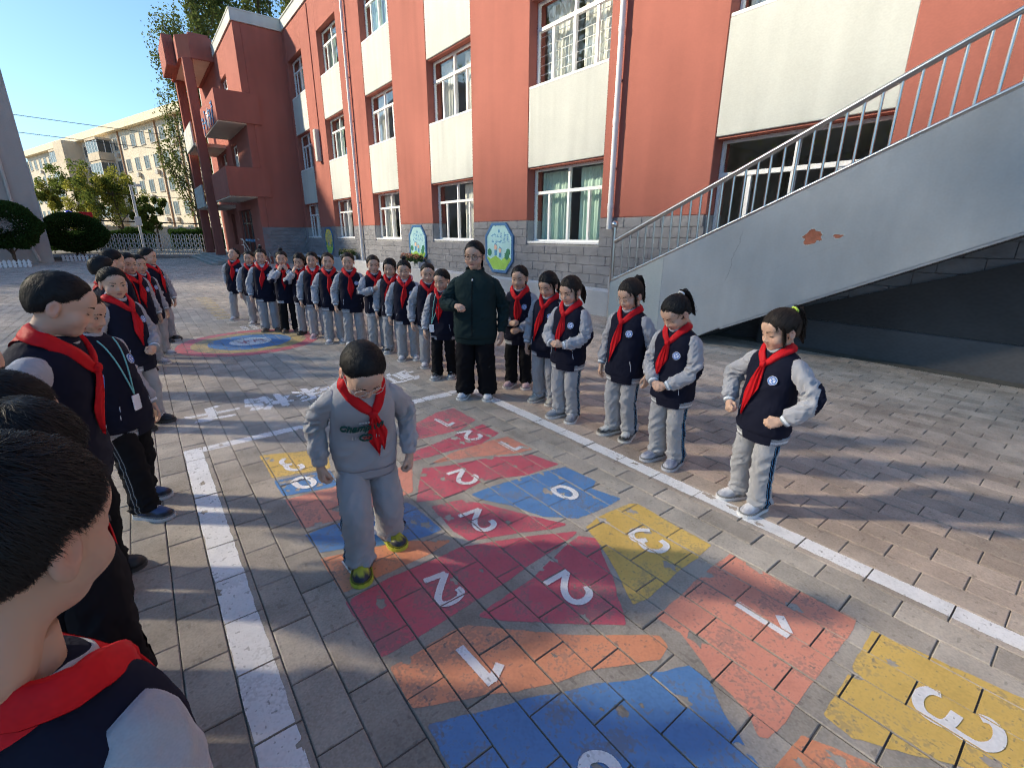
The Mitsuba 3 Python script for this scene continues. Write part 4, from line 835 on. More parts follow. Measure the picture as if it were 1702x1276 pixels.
# trees and a building on the near left, outside the picture, that shade the yard
rt = np.random.default_rng(77)
ORDN = ['first', 'second', 'third', 'fourth', 'fifth', 'sixth', 'seventh', 'eighth', 'ninth', 'tenth', 'eleventh', 'twelfth', 'thirteenth']
for q in range(13):
    x, y, h = -25.0 + rt.uniform(-1.2, 1.2), 10.0 + 4.1 * q + rt.uniform(-.6, .6), 26.0 + rt.uniform(-1.6, 1.6)
    if q in (4, 5, 6): h = (28.0, 27.3, 28.3)[q - 4]
    k = thing('yard_tree', ORDN[q] + ' tall tree of the row left of the yard, outside the picture', 'tree', 'row of tall trees left of the yard')
    part(k, 'trunk', loft(np.array([[x, y, z] for z in np.linspace(-0.05, h * 0.95, 8)]), np.tile([1, 0, 0], (8, 1)), np.tile([0, 1, 0], (8, 1)), np.linspace(0.4, 0.05, 8), np.linspace(0.4, 0.05, 8), 8), 'bark', smooth=True)
    nc = 300; c = np.stack([x + rt.normal(0, 1.1, nc), y + rt.uniform(-2.6, 2.6, nc), 8.0 + (h - 8.6) * rt.random(nc) ** 0.85], 1); c[:, 1] = y + (c[:, 1] - y) * np.clip((h - c[:, 2]) / 4 + .35, 0, 1)
    part(k, 'limb', cat(*[rod((x, y, max(5, p[2] - 2.5)), p, 0.05, 4) for p in c[::4]]), 'bark')
    nl = 800 if q < 5 else 1050
    w = rt.integers(0, nc, nl)
    if q in (4, 5, 6, 7):
        ct = np.stack([x + rt.normal(0, .8, 9), y + rt.uniform(-2.2, 2.2, 9), rt.uniform(23.4, 26.6, 9)], 1); wt = rt.integers(0, 9, 700)
        part(k, 'crown', leaf_cloud(ct[wt] + norm(rt.normal(size=(700, 3))) * .75 * rt.random((700, 1)) ** .4, 0.26, 700 + q), 'leaf_green')
    part(k, 'crown', leaf_cloud(c[w] + norm(rt.normal(size=(nl, 3))) * 1.8 * rt.random((nl, 1)) ** .4, 0.29, 500 + q), 'leaf_green')
Q_ = thing('side_building', 'long low building left of the yard, outside the picture', 'building')
part(Q_, 'wall', box(-52, -38, -6, 60, -0.1, 11), 'beige_wall')
part(Q_, 'roof_edge', bevel_box(-52.2, -37.8, -6.2, 60.2, 11, 11.4, 0.05), 'beige_light')

# ------------------------------------------------------------------ apartment block beyond the street
mat('apt_wall', stucco((0.58, 0.51, 0.40), 0.06), 0.9, 0.1); mat('apt_side', stucco((0.54, 0.46, 0.35), 0.05), 0.9, 0.1); mat('apt_eave', (0.66, 0.58, 0.42), 0.8, 0.2)
mat('apt_glass', vary((0.07, 0.085, 0.09), 0.5, 0.6, 3), 0.3, 0.35); mat('apt_pipe', (0.36, 0.22, 0.14), 0.7, 0.2); mat('ac_white', (0.40, 0.37, 0.33), 0.5, 0.3)
A_ = thing('apartment_block', 'five storey tan apartment block with flat eaves and enclosed corner balconies', 'building')
ad = np.array([-math.sin(math.radians(18.4)), math.cos(math.radians(18.4)), 0]); an = np.array([-ad[1], ad[0], 0]); ao = np.array([6.2, 82.0, 0]) - ad * 14
up = np.array([0, 0, 1.0])
def apt(m, o=(0, 0, 0)): return fix(oriented(moved(m, o), ao, ad, an, up))      # x along the facade, y outwards
part(A_, 'wall', apt(box(0, 78, -11, 0, 0, 16.0)), 'apt_wall')
part(A_, 'eave', apt(box(-0.6, 78.6, -11.5, 0.75, 16.0, 17.0)), 'apt_eave')
part(A_, 'roof_vent', apt(box(40, 41.5, -4, -2.6, 17, 18.2)), 'apt_eave')
for fl in range(5):
    z = 1.1 + fl * 3.12
    for q in range(24):
        x = 2.2 + q * 3.2
        if 33.4 < x < 38.5 or 51.5 < x < 56.5: continue
        rr = hsh(fl, q, 3); w, h = 1.45, 1.6
        k = part(A_, 'window', cat(*[apt(b) for b in (box(x - .08, x, -0.02, 0.05, z - .08, z + h + .08), box(x + w, x + w + .08, -0.02, 0.05, z - .08, z + h + .08), box(x, x + w, -0.02, 0.05, z + h, z + h + .08), box(x - .1, x + w + .1, -0.02, 0.12, z - .1, z), box(x + w * .48, x + w * .52, -0.02, 0.04, z, z + h))]), 'ac_white')
        put(k + '__pane', apt(box(x, x + w, -0.02, 0.012, z, z + h)), 'apt_glass')
        if rr > 0.78: part(A_, 'air_conditioner', apt(bevel_box(x + .2, x + 1.0, 0.06, 0.42, z - 1.0, z - 0.4, 0.03)), 'ac_white')
    for x0 in (33.4, 51.5):
        if fl == 0: continue
        k = part(A_, 'enclosed_balcony', cat(apt(box(x0, x0 + 4.6, 0.002, 1.9, z - 1.35, z - 0.25)), apt(box(x0, x0 + 4.6, 0.002, 1.95, z + 1.45, z + 1.75)) if fl == 4 else apt(box(x0 + .1, x0 + 4.5, 0.002, 1.8, z + 1.4, z + 1.7))), 'apt_side')
        put(k + '__glazing', apt(box(x0 + .06, x0 + 4.54, 0.004, 1.84, z - 0.248, z + 1.398)), 'apt_glass')
        put(k + '__frame', cat(*[apt(box(x0 + u, x0 + u + .1, 1.80, 1.87, z - .246, z + 1.396)) for u in (.03, 1.15, 2.3, 3.4, 4.47)], *[apt(box(x0 + .02, x0 + .08, v, v + .1, z - .246, z + 1.396)) for v in (.1, .9)]), 'window_white')
for x in (11.0, 17.3, 30.2, 43.0, 62.0): part(A_, 'wall_pipe', apt(rod((x, 0.1, 0), (x, 0.1, 16), 0.11, 6)), 'apt_pipe')
part(A_, 'stair_tower', apt(box(46.0, 50.4, 0.003, 2.6, 0, 15.98)), 'apt_side')
W2 = thing('far_wall', 'low pale wall in front of the apartment block', 'wall'); part(W2, 'wall', box(-30, 30, 66, 66.25, 0, 2.2), 'beige_light'); part(W2, 'coping', box(-30, 30, 65.95, 66.3, 2.2, 2.32), 'beige_light')
F2 = thing('far_block', 'distant pale block seen past the left end of the apartments', 'building'); part(F2, 'wall', box(-32, -18, 190, 205, 0, 19), 'ac_white'); part(F2, 'roof', box(-32.5, -17.5, 189.5, 205.5, 19, 19.8), 'apt_eave')
for z in range(5):
    for x in range(4): part(F2, 'window', box(-31 + x * 3.3, -29.3 + x * 3.3, 189.9, 190.02, 2 + z * 3.4, 3.7 + z * 3.4), 'apt_glass')
# overhead wires
mat('wire', (0.03, 0.03, 0.03), 0.6, 0.2)
for q, (z, lb) in enumerate(((11.6, 'upper thin cable across the sky'), (10.3, 'lower thin cable across the sky'), (6.0, 'cable in front of the apartment windows'), (3.35, 'dark sagging cable above the hedge'))):
    sag = 0.5 if q < 3 else 0.25
    p = [(-22 + 44 * t, 58 + 3 * t, z - sag * 4 * t * (1 - t) - 0.9 * t) for t in np.linspace(0, 1, 24)]
    single('overhead_wire', lb, 'cable', tube(p, 0.025 if q < 3 else 0.06, 5, ref=(0, 0, 1)), 'wire', smooth=True)
single('balloon', 'blue balloon low before the yellowing tree', 'balloon', ball((-3.6, 52, 3.0), 0.28, 3), mat('blue_ball', (0.02, 0.03, 0.6), 0.3, 0.5), smooth=True)
single('red_banner', 'small red banner beside the blue balloon', 'banner', bevel_box(-3.0, -2.2, 52.0, 52.1, 2.8, 3.2, 0.02), mat('banner_red', (0.5, 0.02, 0.03), 0.6, 0.3))
# ------------------------------------------------------------------ people
scene['skin'] = {'type': 'twosided', 'bsdf': {'type': 'principled', 'base_color': VC, 'roughness': 0.48, 'specular': 0.35}}
scene['painted_part'] = {'type': 'twosided', 'bsdf': {'type': 'principled', 'base_color': VC, 'roughness': 0.45, 'specular': 0.4}}
def hair_mat(key, c): mat(key, vary(c, 0.35, 30, 160), 0.55, 0.25)
hair_mat('hair_black', (0.008, 0.0078, 0.0085)); hair_mat('hair_brown', (0.021, 0.015, 0.012))
weave = lambda p, n, uv: 0.5 * N(p.x * 420, p.y * 420, p.z * 420) + 4.0 * FB(p.x * 19, p.y * 19, p.z * 13) + 2.0 * dr.abs(FB(p.x * 27 + 3, p.y * 27, p.z * 16) - 0.5)
def cloth(key, c, var=0.10, rough=0.85, f=160): mat(key, vary(c, var, 9, f), rough, 0.12, bump=weave, scale=0.0026, sheen=0.25)
cloth('navy', (0.0095, 0.011, 0.024)); cloth('black_cloth', (0.009, 0.009, 0.011)); cloth('heather', (0.36, 0.37, 0.40), 0.14, f=420)
cloth('pale_cloth', (0.50, 0.49, 0.50)); cloth('green_cloth', (0.012, 0.026, 0.027)); cloth('sweat_grey', (0.36, 0.36, 0.375), 0.14, f=420)
cloth('scarf_red', (0.56, 0.012, 0.018), 0.10, 0.55); cloth('pink_cloth', (0.60, 0.42, 0.45))
def stripes(base, dark, light):
    def fn(p, n, uv):
        d = dr.abs(uv.x)
        k = 1 + 0.25 * (FB(p.x * 9, p.y * 9, p.z * 9) - 0.5) + 0.12 * (N(p.x * 420, p.y * 420, p.z * 420) - 0.5)
        c = mi.Color3f(*base) * k
        c = dr.select(d < 0.0155, mi.Color3f(*dark), c)
        c = dr.select(dr.abs(d - 0.0085) < 0.0016, mi.Color3f(*light), c)
        return c
    return mikit.proc(fn)
mat('trouser_grey', stripes((0.35, 0.35, 0.365), (0.010, 0.012, 0.026), (0.20, 0.38, 0.55)), 0.85, 0.12, bump=weave, scale=0.0026, sheen=0.25)
mat('trouser_blue_stripe', stripes((0.35, 0.35, 0.365), (0.010, 0.012, 0.026), (0.10, 0.30, 0.50)), 0.85, 0.12, bump=weave, scale=0.0026)
mat('trouser_black', stripes((0.010, 0.010, 0.012), (0.02, 0.02, 0.024), (0.28, 0.28, 0.28)), 0.85, 0.12, bump=weave, scale=0.0026)
mat('trouser_plain', (0.008, 0.008, 0.010), 0.85, 0.12, bump=weave, scale=0.0026)
def sleeve_fn(p, n, uv):
    k = 1 + 0.25 * (FB(p.x * 9, p.y * 9, p.z * 9) - 0.5) + 0.12 * (N(p.x * 420, p.y * 420, p.z * 420) - 0.5)
    c = mi.Color3f(0.37, 0.375, 0.405) * k
    a = dr.square(dr.abs(uv.x) / 0.042) + dr.square((uv.y - 0.56) / 0.15)
    return dr.select(a < 1, mi.Color3f(0.010, 0.011, 0.024), c)
mat('sleeve_patch', mikit.proc(sleeve_fn), 0.85, 0.12, bump=weave, scale=0.0026, sheen=0.25)
def rib_fn(p, n, uv):
    k = 0.85 + 0.15 * dr.cos(uv.x * 900)
    c = mi.Color3f(0.33, 0.36, 0.40) * k
    return dr.select((dr.abs(uv.y - 0.62) < 0.13), mi.Color3f(0.66, 0.70, 0.74), dr.select(dr.abs(uv.y - 0.3) < 0.1, mi.Color3f(0.18, 0.30, 0.44), c))
mat('rib', mikit.proc(rib_fn), 0.85, 0.1)
def rib_grey(p, n, uv): return dr.select(dr.abs(uv.y - 0.35) < 0.14, mi.Color3f(0.62, 0.64, 0.68), mi.Color3f(0.33, 0.34, 0.37)) * (0.86 + 0.14 * dr.cos(uv.x * 700))
mat('rib_hem', mikit.proc(rib_grey), 0.85, 0.1)
mat('clear_frame', (0.55, 0.45, 0.40), 0.15, 0.6); mat('dark_frame', (0.05, 0.02, 0.02), 0.3, 0.5)
mat('badge_blue', (0.05, 0.16, 0.50), 0.5, 0.3); mat('badge_white', (0.70, 0.72, 0.78), 0.5, 0.3)
mat('tie_pink', (0.7, 0.35, 0.45), 0.5, 0.3); mat('tie_green', (0.55, 0.72, 0.10), 0.4, 0.4); mat('tie_red', (0.45, 0.03, 0.06), 0.5, 0.3); mat('tie_white', (0.75, 0.73, 0.74), 0.5, 0.3); mat('tie_black', (0.015, 0.013, 0.014), 0.5, 0.3)
mat('card_white', (0.72, 0.74, 0.80), 0.3, 0.5); mat('lanyard_teal', (0.20, 0.50, 0.48), 0.5, 0.3); mat('print_green', (0.015, 0.075, 0.06), 0.7, 0.2); mat('print_red', (0.30, 0.08, 0.07), 0.7, 0.2); mat('print_pale', (0.42, 0.42, 0.42), 0.7, 0.2)

def R3(yaw=0, pitch=0, roll=0):
    """rotation: pitch > 0 nods the face down, yaw > 0 turns it to the person's left, roll > 0 tips it to the right"""
    cy, sy, cp, sp, cr, sr = math.cos(yaw), math.sin(yaw), math.cos(pitch), math.sin(pitch), math.cos(roll), math.sin(roll)
    Z = np.array([[cy, -sy, 0], [sy, cy, 0], [0, 0, 1]]); X = np.array([[1, 0, 0], [0, cp, sp], [0, -sp, cp]]); Y = np.array([[cr, 0, sr], [0, 1, 0], [-sr, 0, cr]])
    return Z @ X @ Y
# ---- head: one implicit surface; x to the person's right, y forwards, z up, 0.21 m from chin to crown
def head_sdf(p, mouth='shut', full=0.0):
    q = p.copy(); q[:, 0] = np.abs(q[:, 0])
    d = ell(q, (0, -0.010, 0.024), (0.0725, 0.088, 0.081))
    d = smin(d, ell(q, (0, 0.022, -0.036), (0.0575 + full, 0.060, 0.066)), 0.020)
    d = smin(d, ell(q, (0, 0.046, -0.081), (0.027 + full, 0.026, 0.022)), 0.022)
    d = smin(d, ell(q, (0.036, 0.048, -0.036), (0.026 + full, 0.027, 0.026)), 0.018)
    d = smin(d, ell(q, (0, 0.060, 0.030), (0.045, 0.022, 0.035)), 0.03)
    d = smax(d, -ell(q, (0.031, 0.092, -0.004), (0.019, 0.014, 0.0105)), 0.012)
    d = smin(d, ell(q, (0.0305, 0.0635, -0.004), (0.0150, 0.0135, 0.0115)), 0.004)
    d = smin(d, cap(q, (0, 0.074, -0.006), (0, 0.089, -0.033), 0.0065, 0.0090), 0.011)
    d = smin(d, ell(q, (0.0105, 0.0815, -0.036), (0.0075, 0.009, 0.0065)), 0.006)
    lift = 0.006 * (q[:, 0] / 0.024) ** 2 if mouth == 'smile' else 0
    m = q.copy(); m[:, 2] = m[:, 2] - lift
    op = 0.007 if mouth == 'open' else 0.0
    w = 0.021 if mouth == 'smile' else 0.017
    d = smin(d, cap(m, (0, 0.0765, -0.0575), (w, 0.066, -0.0590), 0.0052, 0.003), 0.006)
    d = smin(d, cap(m, (0, 0.0755, -0.0665 - op), (w * .85, 0.065, -0.0645 - op * .6), 0.0060, 0.003), 0.006)
    d = smax(d, -ell(m, (0, 0.083, -0.0620 - op / 2), (w * .9, 0.012, 0.0016 + op * .8)), 0.003)
    e = ell(q, (0.0735, -0.012, -0.012), (0.0085, 0.0185, 0.029))
    e = smin(e, ell(q, (0.0715, -0.006, -0.035), (0.006, 0.008, 0.010)), 0.006)
    e = smax(e, -ell(q, (0.0835, -0.008, -0.009), (0.0075, 0.0095, 0.0165)), 0.004)
    d = smin(d, e, 0.006)
    d = smin(d, cap(q, (0, -0.014, -0.05), (0, -0.028, -0.132), 0.042, 0.043), 0.022)
    return d
HEADS = {}
def head_template(mouth, full, h):
    k = (mouth, round(full, 3), h)
    if k not in HEADS: HEADS[k] = snet(lambda p: head_sdf(p, mouth, full), (-0.1, -0.118, -0.19), (0.1, 0.118, 0.122), h)
    return HEADS[k]
def front_y(x, z):
    """the face's surface in front of (x, z)"""
    y = np.linspace(0.13, 0.0, 90); P = np.column_stack([np.full(90, x), y, np.full(90, z)])
    d = head_sdf(P); i = np.argmax(d < 0); return y[i]
EYE_Y = front_y(0.0305, -0.004)
def skin_colour(L, tone):
    """the skin's colour from head coordinates: lips, cheeks, dark nostrils and mouth slit"""
    x, y, z = np.abs(L[:, 0]), L[:, 1], L[:, 2]
    c = np.tile(np.array([0.56, 0.355, 0.255]) * tone, (len(L), 1))
    def blend(w, col): c[:] = c * (1 - w[:, None]) + np.array(col) * tone * w[:, None]
    g = lambda cx, cz, rx, rz: np.exp(-((x - cx) / rx) ** 2 - ((z - cz) / rz) ** 2) * (y > 0.03)
    blend(0.55 * g(0.04, -0.035, 0.018, 0.018), (0.52, 0.25, 0.19))
    blend(0.8 * np.clip(1.6 * g(0, -0.0625, 0.0175, 0.0085) * (y > 0.055), 0, 1), (0.40, 0.15, 0.13))
    blend(0.5 * g(0.0305, -0.004, 0.016, 0.010), (0.36, 0.21, 0.15))
    blend(0.7 * g(0.007, -0.042, 0.004, 0.003) * (y > 0.08), (0.13, 0.06, 0.05))
    blend(np.clip(1.3 * np.exp(-((z + 0.0622) / 0.0018) ** 2) * (x < 0.0155) * (y > 0.05), 0, 1) * 0.8, (0.14, 0.05, 0.045))
    blend(0.5 * np.exp(-((x - 0.08) / 0.006) ** 2 - ((z + 0.01) / 0.03) ** 2), (0.55, 0.25, 0.19))
    return c
# ---- hand: a right hand, wrist at the origin, fingers along y, back of the hand up (z), thumb on the left (-x); sized for a child
def hand_sdf(p, pose):
    d = ell(p, (0, 0.034, 0), (0.027, 0.042, 0.0125))
    d = smin(d, cap(p, (-0.016, 0.02, -0.004), (-0.018, 0.052, -0.001), 0.0105, 0.009), 0.010)
    d = smin(d, cap(p, (0.014, 0.02, -0.003), (0.017, 0.050, -0.001), 0.0105, 0.0085), 0.010)
    d = smin(d, cap(p, (0, -0.03, 0), (0, 0.012, 0), 0.0175, 0.0185), 0.012)
    b = {'relaxed': (22, 30, 20), 'fist': (78, 88, 55), 'curl': (50, 62, 40), 'flat': (6, 8, 6)}[pose]
    for q, (x, y0, ln, sp) in enumerate(((-0.0205, 0.064, 0.050, -5), (-0.0065, 0.069, 0.056, -1), (0.0075, 0.066, 0.052, 3), (0.0195, 0.058, 0.041, 8))):
        a = 0.0; c = np.array([x, y0 - 0.006, 0.001]); k = 1 + 0.12 * (q - 1)
        for s, (f, r0, r1) in enumerate(((0.45, 0.0082, 0.0074), (0.30, 0.0074, 0.0066), (0.25, 0.0066, 0.0056))):
            a += math.radians(b[s] * k)
            n = c + ln * f * np.array([math.sin(math.radians(sp)) * math.cos(a), math.cos(math.radians(sp)) * math.cos(a), -math.sin(a)])
            d = smin(d, cap(p, c, n, r0, r1), 0.0035 if s else 0.006); c = n
    t = {'relaxed': ((-0.037, 0.042, -0.014), (-0.036, 0.062, -0.024)), 'fist': ((-0.030, 0.046, -0.022), (-0.012, 0.058, -0.034)), 'curl': ((-0.034, 0.044, -0.020), (-0.024, 0.060, -0.032)), 'flat': ((-0.043, 0.040, -0.006), (-0.050, 0.060, -0.009))}[pose]
    d = smin(d, cap(p, (-0.015, 0.014, -0.004), t[0], 0.0115, 0.0088), 0.008)
    return smin(d, cap(p, t[0], t[1], 0.0086, 0.0066), 0.003)
HANDS = {}
def hand_template(pose, h):
    if (pose, h) not in HANDS: HANDS[pose, h] = snet(lambda p: hand_sdf(p, pose), (-0.066, -0.058, -0.078), (0.045, 0.145, 0.032), h)
    return HANDS[pose, h]
# ---- hair
def hairline(y, style):
    xs = [-0.12, -0.07, -0.035, -0.015, 0.0, 0.02, 0.042, 0.055, 0.075, 0.12]
    zs = {'boy': [-0.054, -0.056, -0.034, 0.014, 0.012, 0.024, 0.034, 0.052, 0.059, 0.061], 'crop': [-0.05, -0.052, -0.03, 0.014, 0.012, 0.026, 0.040, 0.058, 0.066, 0.068],
          'pulled': [-0.055, -0.060, -0.030, 0.012, 0.004, 0.018, 0.030, 0.046, 0.054, 0.056], 'bangs': [-0.058, -0.064, -0.036, 0.010, -0.010, 0.0, 0.024, 0.050, 0.060, 0.064]}[style]
    return np.interp(y, xs, zs)
def hair_sdf(p, style, thick):
    up_ = p[:, 2] - hairline(p[:, 1], style)
    t = np.clip(up_ / 0.034, 0, 1) ** 0.7 * thick      # the hair thins out towards the hairline
    d0 = ell(p, (0, -0.012, 0.026), (0.0746, 0.0890, 0.0820))
    d0 = smin(d0, ell(p, (0, -0.040, -0.012), (0.060, 0.050, 0.060)), 0.02) - t * 0.9
    w = meshkit.fbm(p * [60, 60, 16] + 7, 2, 3) - 0.5; w2 = meshkit.fbm(p * [130, 130, 40] + 3, 2, 5) - 0.5
    return smax(d0 - 0.004 * w * np.clip(up_ / .03, 0, 1), -up_ + 0.008 * w + 0.010 * w2, 0.004)
HCAPS = {}
def hair_cap(style, thick, h):
    k = (style, thick, h)
    if k not in HCAPS: HCAPS[k] = snet(lambda p: hair_sdf(p, style, thick), (-0.105, -0.13, -0.09), (0.105, 0.115, 0.14), h)
    return HCAPS[k]
def blades(P, w, r, nr=None):
    """thin tapering ribbons along the polylines P (n, k, 3)"""
    n, k, _ = P.shape
    t = norm(np.gradient(P, axis=1)); s = norm(np.cross(t, norm(r.normal(size=(n, 1, 3))) if nr is None else norm(nr[:, None] + .28 * r.normal(size=(n, 1, 3)))))
    ww = np.broadcast_to(w, (n,))[:, None, None] * np.array([1.0] * (k - 2) + [0.75, 0.12])[None, :, None] * 0.5
    V = np.stack([P - s * ww, P + s * ww], 2).reshape(-1, 3)
    i, j = np.meshgrid(np.arange(n), np.arange(k - 1), indexing='ij'); b = (i * k + j) * 2
    return V, quads(np.stack([b, b + 1, b + 3, b + 2], -1).reshape(-1, 4))
def on_cap(P, style, thick, lift):
    """pushes points out onto the hair cap's ellipsoid"""
    c = np.array([0, -0.012, 0.026]); r = np.array([0.074 + thick * .75, 0.0885 + thick, 0.0815 + thick]) + lift
    q = (P - c) / r; l = np.linalg.norm(q, axis=-1, keepdims=True)
    return np.where(l < 1, c + (P - c) / np.maximum(l, 1e-6), P)
def make_hair(style, n, seed, h, thick=None):
    """hair on the head in head coordinates: a cap, strands over it, a fringe or a tail"""
    r = np.random.default_rng(seed)
    base = {'boy': 'boy', 'crop': 'crop'}.get(style, 'bangs' if 'bangs' in style else 'pulled')
    th = thick if thick is not None else {'boy': 0.009, 'crop': 0.006}.get(base, 0.0065)
    cv, cf = hair_cap(base, th, h)
    out = [(cv, cf)]
    m = trimesh.Trimesh(cv, cf, process=False)
    pts, fi = trimesh.sample.sample_surface(m, n, seed=int(seed))
    nr = norm(m.face_normals[fi]); keep = (nr[:, 2] > -0.75) & ~((pts[:, 1] > 0.02) & (nr[:, 2] < -0.1)); pts, nr = pts[keep], nr[keep]
    tail = None
    if base in ('boy', 'crop'):
        crown = np.array([0.012, -0.055, 0.112])
        away = pts - crown; away -= (away * nr).sum(1, keepdims=True) * nr; fl = norm(norm(away) + 0.30 * r.normal(size=pts.shape) + [0, 0.35, -0.25])
        fl = norm(fl - (fl * nr).sum(1, keepdims=True) * nr); fl = norm(fl + .75 * np.cross(nr, fl))
        side = np.clip((0.05 - pts[:, 2]) / 0.09, 0, 1)[:, None]
        L = ((0.030 if base == 'boy' else 0.014) * (1 - 0.72 * side)) * r.uniform(0.6, 1.25, (len(pts), 1))
        P = np.stack([pts + fl * L * u + nr * L * (0.30 * u - 0.24 * u * u) * r.uniform(0.4, 1.3, (len(pts), 1)) - [0, 0, 0.2] * L * u * u for u in (0, 0.35, 0.7, 1.0)], 1)
        edge = pts[:, 2] - hairline(pts[:, 1], base) < 0.022
        if edge.any():
            pe, ne = pts[edge], nr[edge]; k3 = min(len(pe), 1200); pe, ne = pe[:k3], ne[:k3]
            dn = norm(np.array([0, .25, -1.0]) + .35 * r.normal(size=pe.shape)); dn = norm(dn - (dn * ne).sum(1, keepdims=True) * ne); l3 = r.uniform(.006, .014, (k3, 1))
            out.append(blades(np.stack([pe + dn * l3 * u + ne * .0008 for u in (0, .4, .75, 1)], 1), 0.0013, r, ne))
        out.append(blades(P, (0.0020 if n < 5000 else 0.0010) * r.uniform(.6, 1.3, len(pts)), r, nr))
    else:
        tie = {'high': (0, -0.088, 0.082), 'low': (0, -0.112, -0.018), 'bun': (0, -0.06, 0.115), 'pig': (0, -0.075, 0.02)}[style.split('_')[1]]
        tie = np.array(tie, float)
        ties = [tie * [1, 1, 1] + [s * 0.066, 0, 0] for s in (-1, 1)] if 'pig' in style else [tie]
        tgt = np.array(ties)[np.argmin([np.linalg.norm(pts - t, axis=1) for t in ties], axis=0)]
        d = norm(tgt - pts); L = np.minimum(np.linalg.norm(tgt - pts, axis=1), 0.075)[:, None] * r.uniform(.5, 1, (len(pts), 1))
        P = np.stack([on_cap(pts + d * L * u, base, th, 0.0012 + 0.002 * r.random((len(pts), 1))) for u in (0, .33, .66, 1)], 1)
        out.append(blades(P, 0.0030 * r.uniform(.6, 1.3, len(pts)), r, nr))
        tail = []
        for t in ties:
            back = norm(t - [0, -0.012, 0.03]) * [1, 1, .5]
            ln = {'high': 0.21, 'low': 0.15, 'bun': 0.0, 'pig': 0.15}[style.split('_')[1]]
            if ln:
                c = smooth_path([t - back * .012, t + back * .030 + [0, 0, .006], t + back * .045 + [0, 0, -ln * .35], t + back * .030 + [0, -.004, -ln * .75], t + back * .035 + [0.006, -.01, -ln]], 12)
                rad = 0.020 * np.array([.55, .9, 1.05, 1.1, 1.05, 1, .92, .82, .7, .55, .36, .12]) * (1.0 if 'pig' not in style else .75)
                tt, A, Bq = frames(c, (1, 0, 0)); out.append(loft(c, A, Bq, rad, rad * .8, 12, wave=0.0025 * np.cos(np.arange(12) * 2 * np.pi / 12 * 5)[None]))
                k = max(40, n // 6); u0 = r.integers(0, 5, k); a = r.uniform(0, 6.28, k)
                Q = np.stack([c[np.minimum(u0 + s * 2, 11)] + (A[np.minimum(u0 + s * 2, 11)] * np.cos(a)[:, None] + Bq[np.minimum(u0 + s * 2, 11)] * np.sin(a)[:, None]) * (rad[np.minimum(u0 + s * 2, 11)] * 1.06 + .0015)[:, None] for s in range(4)], 1)
                Q[:, 3] += r.normal(size=(k, 3)) * .006
                out.append(blades(Q, 0.0030, r))
            else: out.append((ball((0, 0, 0), 1, 2)[0] * [.030, .030, .026] + t + [0, 0, .012], ball((0, 0, 0), 1, 2)[1]))
            tail.append((t, back))
        if 'bangs' in style:
            k = max(70, n // 9); x = r.uniform(-0.060, 0.060, k); f = np.sqrt(np.maximum(0, 1 - (x / 0.072) ** 2))
            rows = [np.stack([x * 0.55, 0.035 + 0 * x, 0.106 + 0 * x], 1), np.stack([x * 0.85, 0.030 + 0.045 * f, 0.078 + 0 * x], 1), np.stack([x * .97, 0.012 + 0.075 * f, 0.050 + 0 * x], 1), np.stack([x * 1.02 + r.normal(size=k) * .003, 0.006 + 0.078 * f, 0.017 + 0.012 * r.random(k) - 0.010 * np.abs(x) / .06], 1)]
            c_ = np.array([0, -0.012, 0.026]); r_ = np.array([0.074 + th * .75, 0.0885 + th, 0.0815 + th]); Q = np.stack(rows, 1) - c_
            Q = c_ + Q / np.linalg.norm(Q / r_, axis=-1, keepdims=True) * (1 + r.uniform(.005, .04, (k, 1, 1)))
            out.append(blades(Q, 0.0060 * r.uniform(.5, 1.1, k), r, norm(Q[:, 2] - c_)))
            for s in (-1, 1):   # locks in front of the ears
                k2 = max(14, n // 60); x0 = s * (0.066 + r.uniform(0, .006, k2)); yy = 0.022 + r.uniform(-.008, .012, k2)
                out.append(blades(np.stack([np.stack([x0 * .9, yy, 0.055 + 0 * yy], 1), np.stack([x0 * 1.08, yy + .004, 0.01 + 0 * yy], 1), np.stack([x0 * 1.06, yy + .006, -0.03 + 0 * yy], 1), np.stack([x0 * .98, yy + .006, -0.062 - .02 * r.random(k2)], 1)], 1), 0.004, r))
        else:
            k = max(30, n // 14); a = r.uniform(-1.75, 1.75, k)   # loose hairs at the hairline
            s0 = np.stack([0.072 * np.sin(a), -0.012 + 0.087 * np.cos(a), 0.066 - 0.045 * np.abs(np.sin(a)) ** 1.5], 1)
            out.append(blades(np.stack([s0, s0 * 1.02 + [0, .001, -.005], s0 * 1.02 + [0, .001, -.010] + r.normal(size=(k, 3)) * .003, s0 * 1.015 + [0, .001, -.016] + r.normal(size=(k, 3)) * .004], 1), 0.0020, r))
    return cat(*out), tail
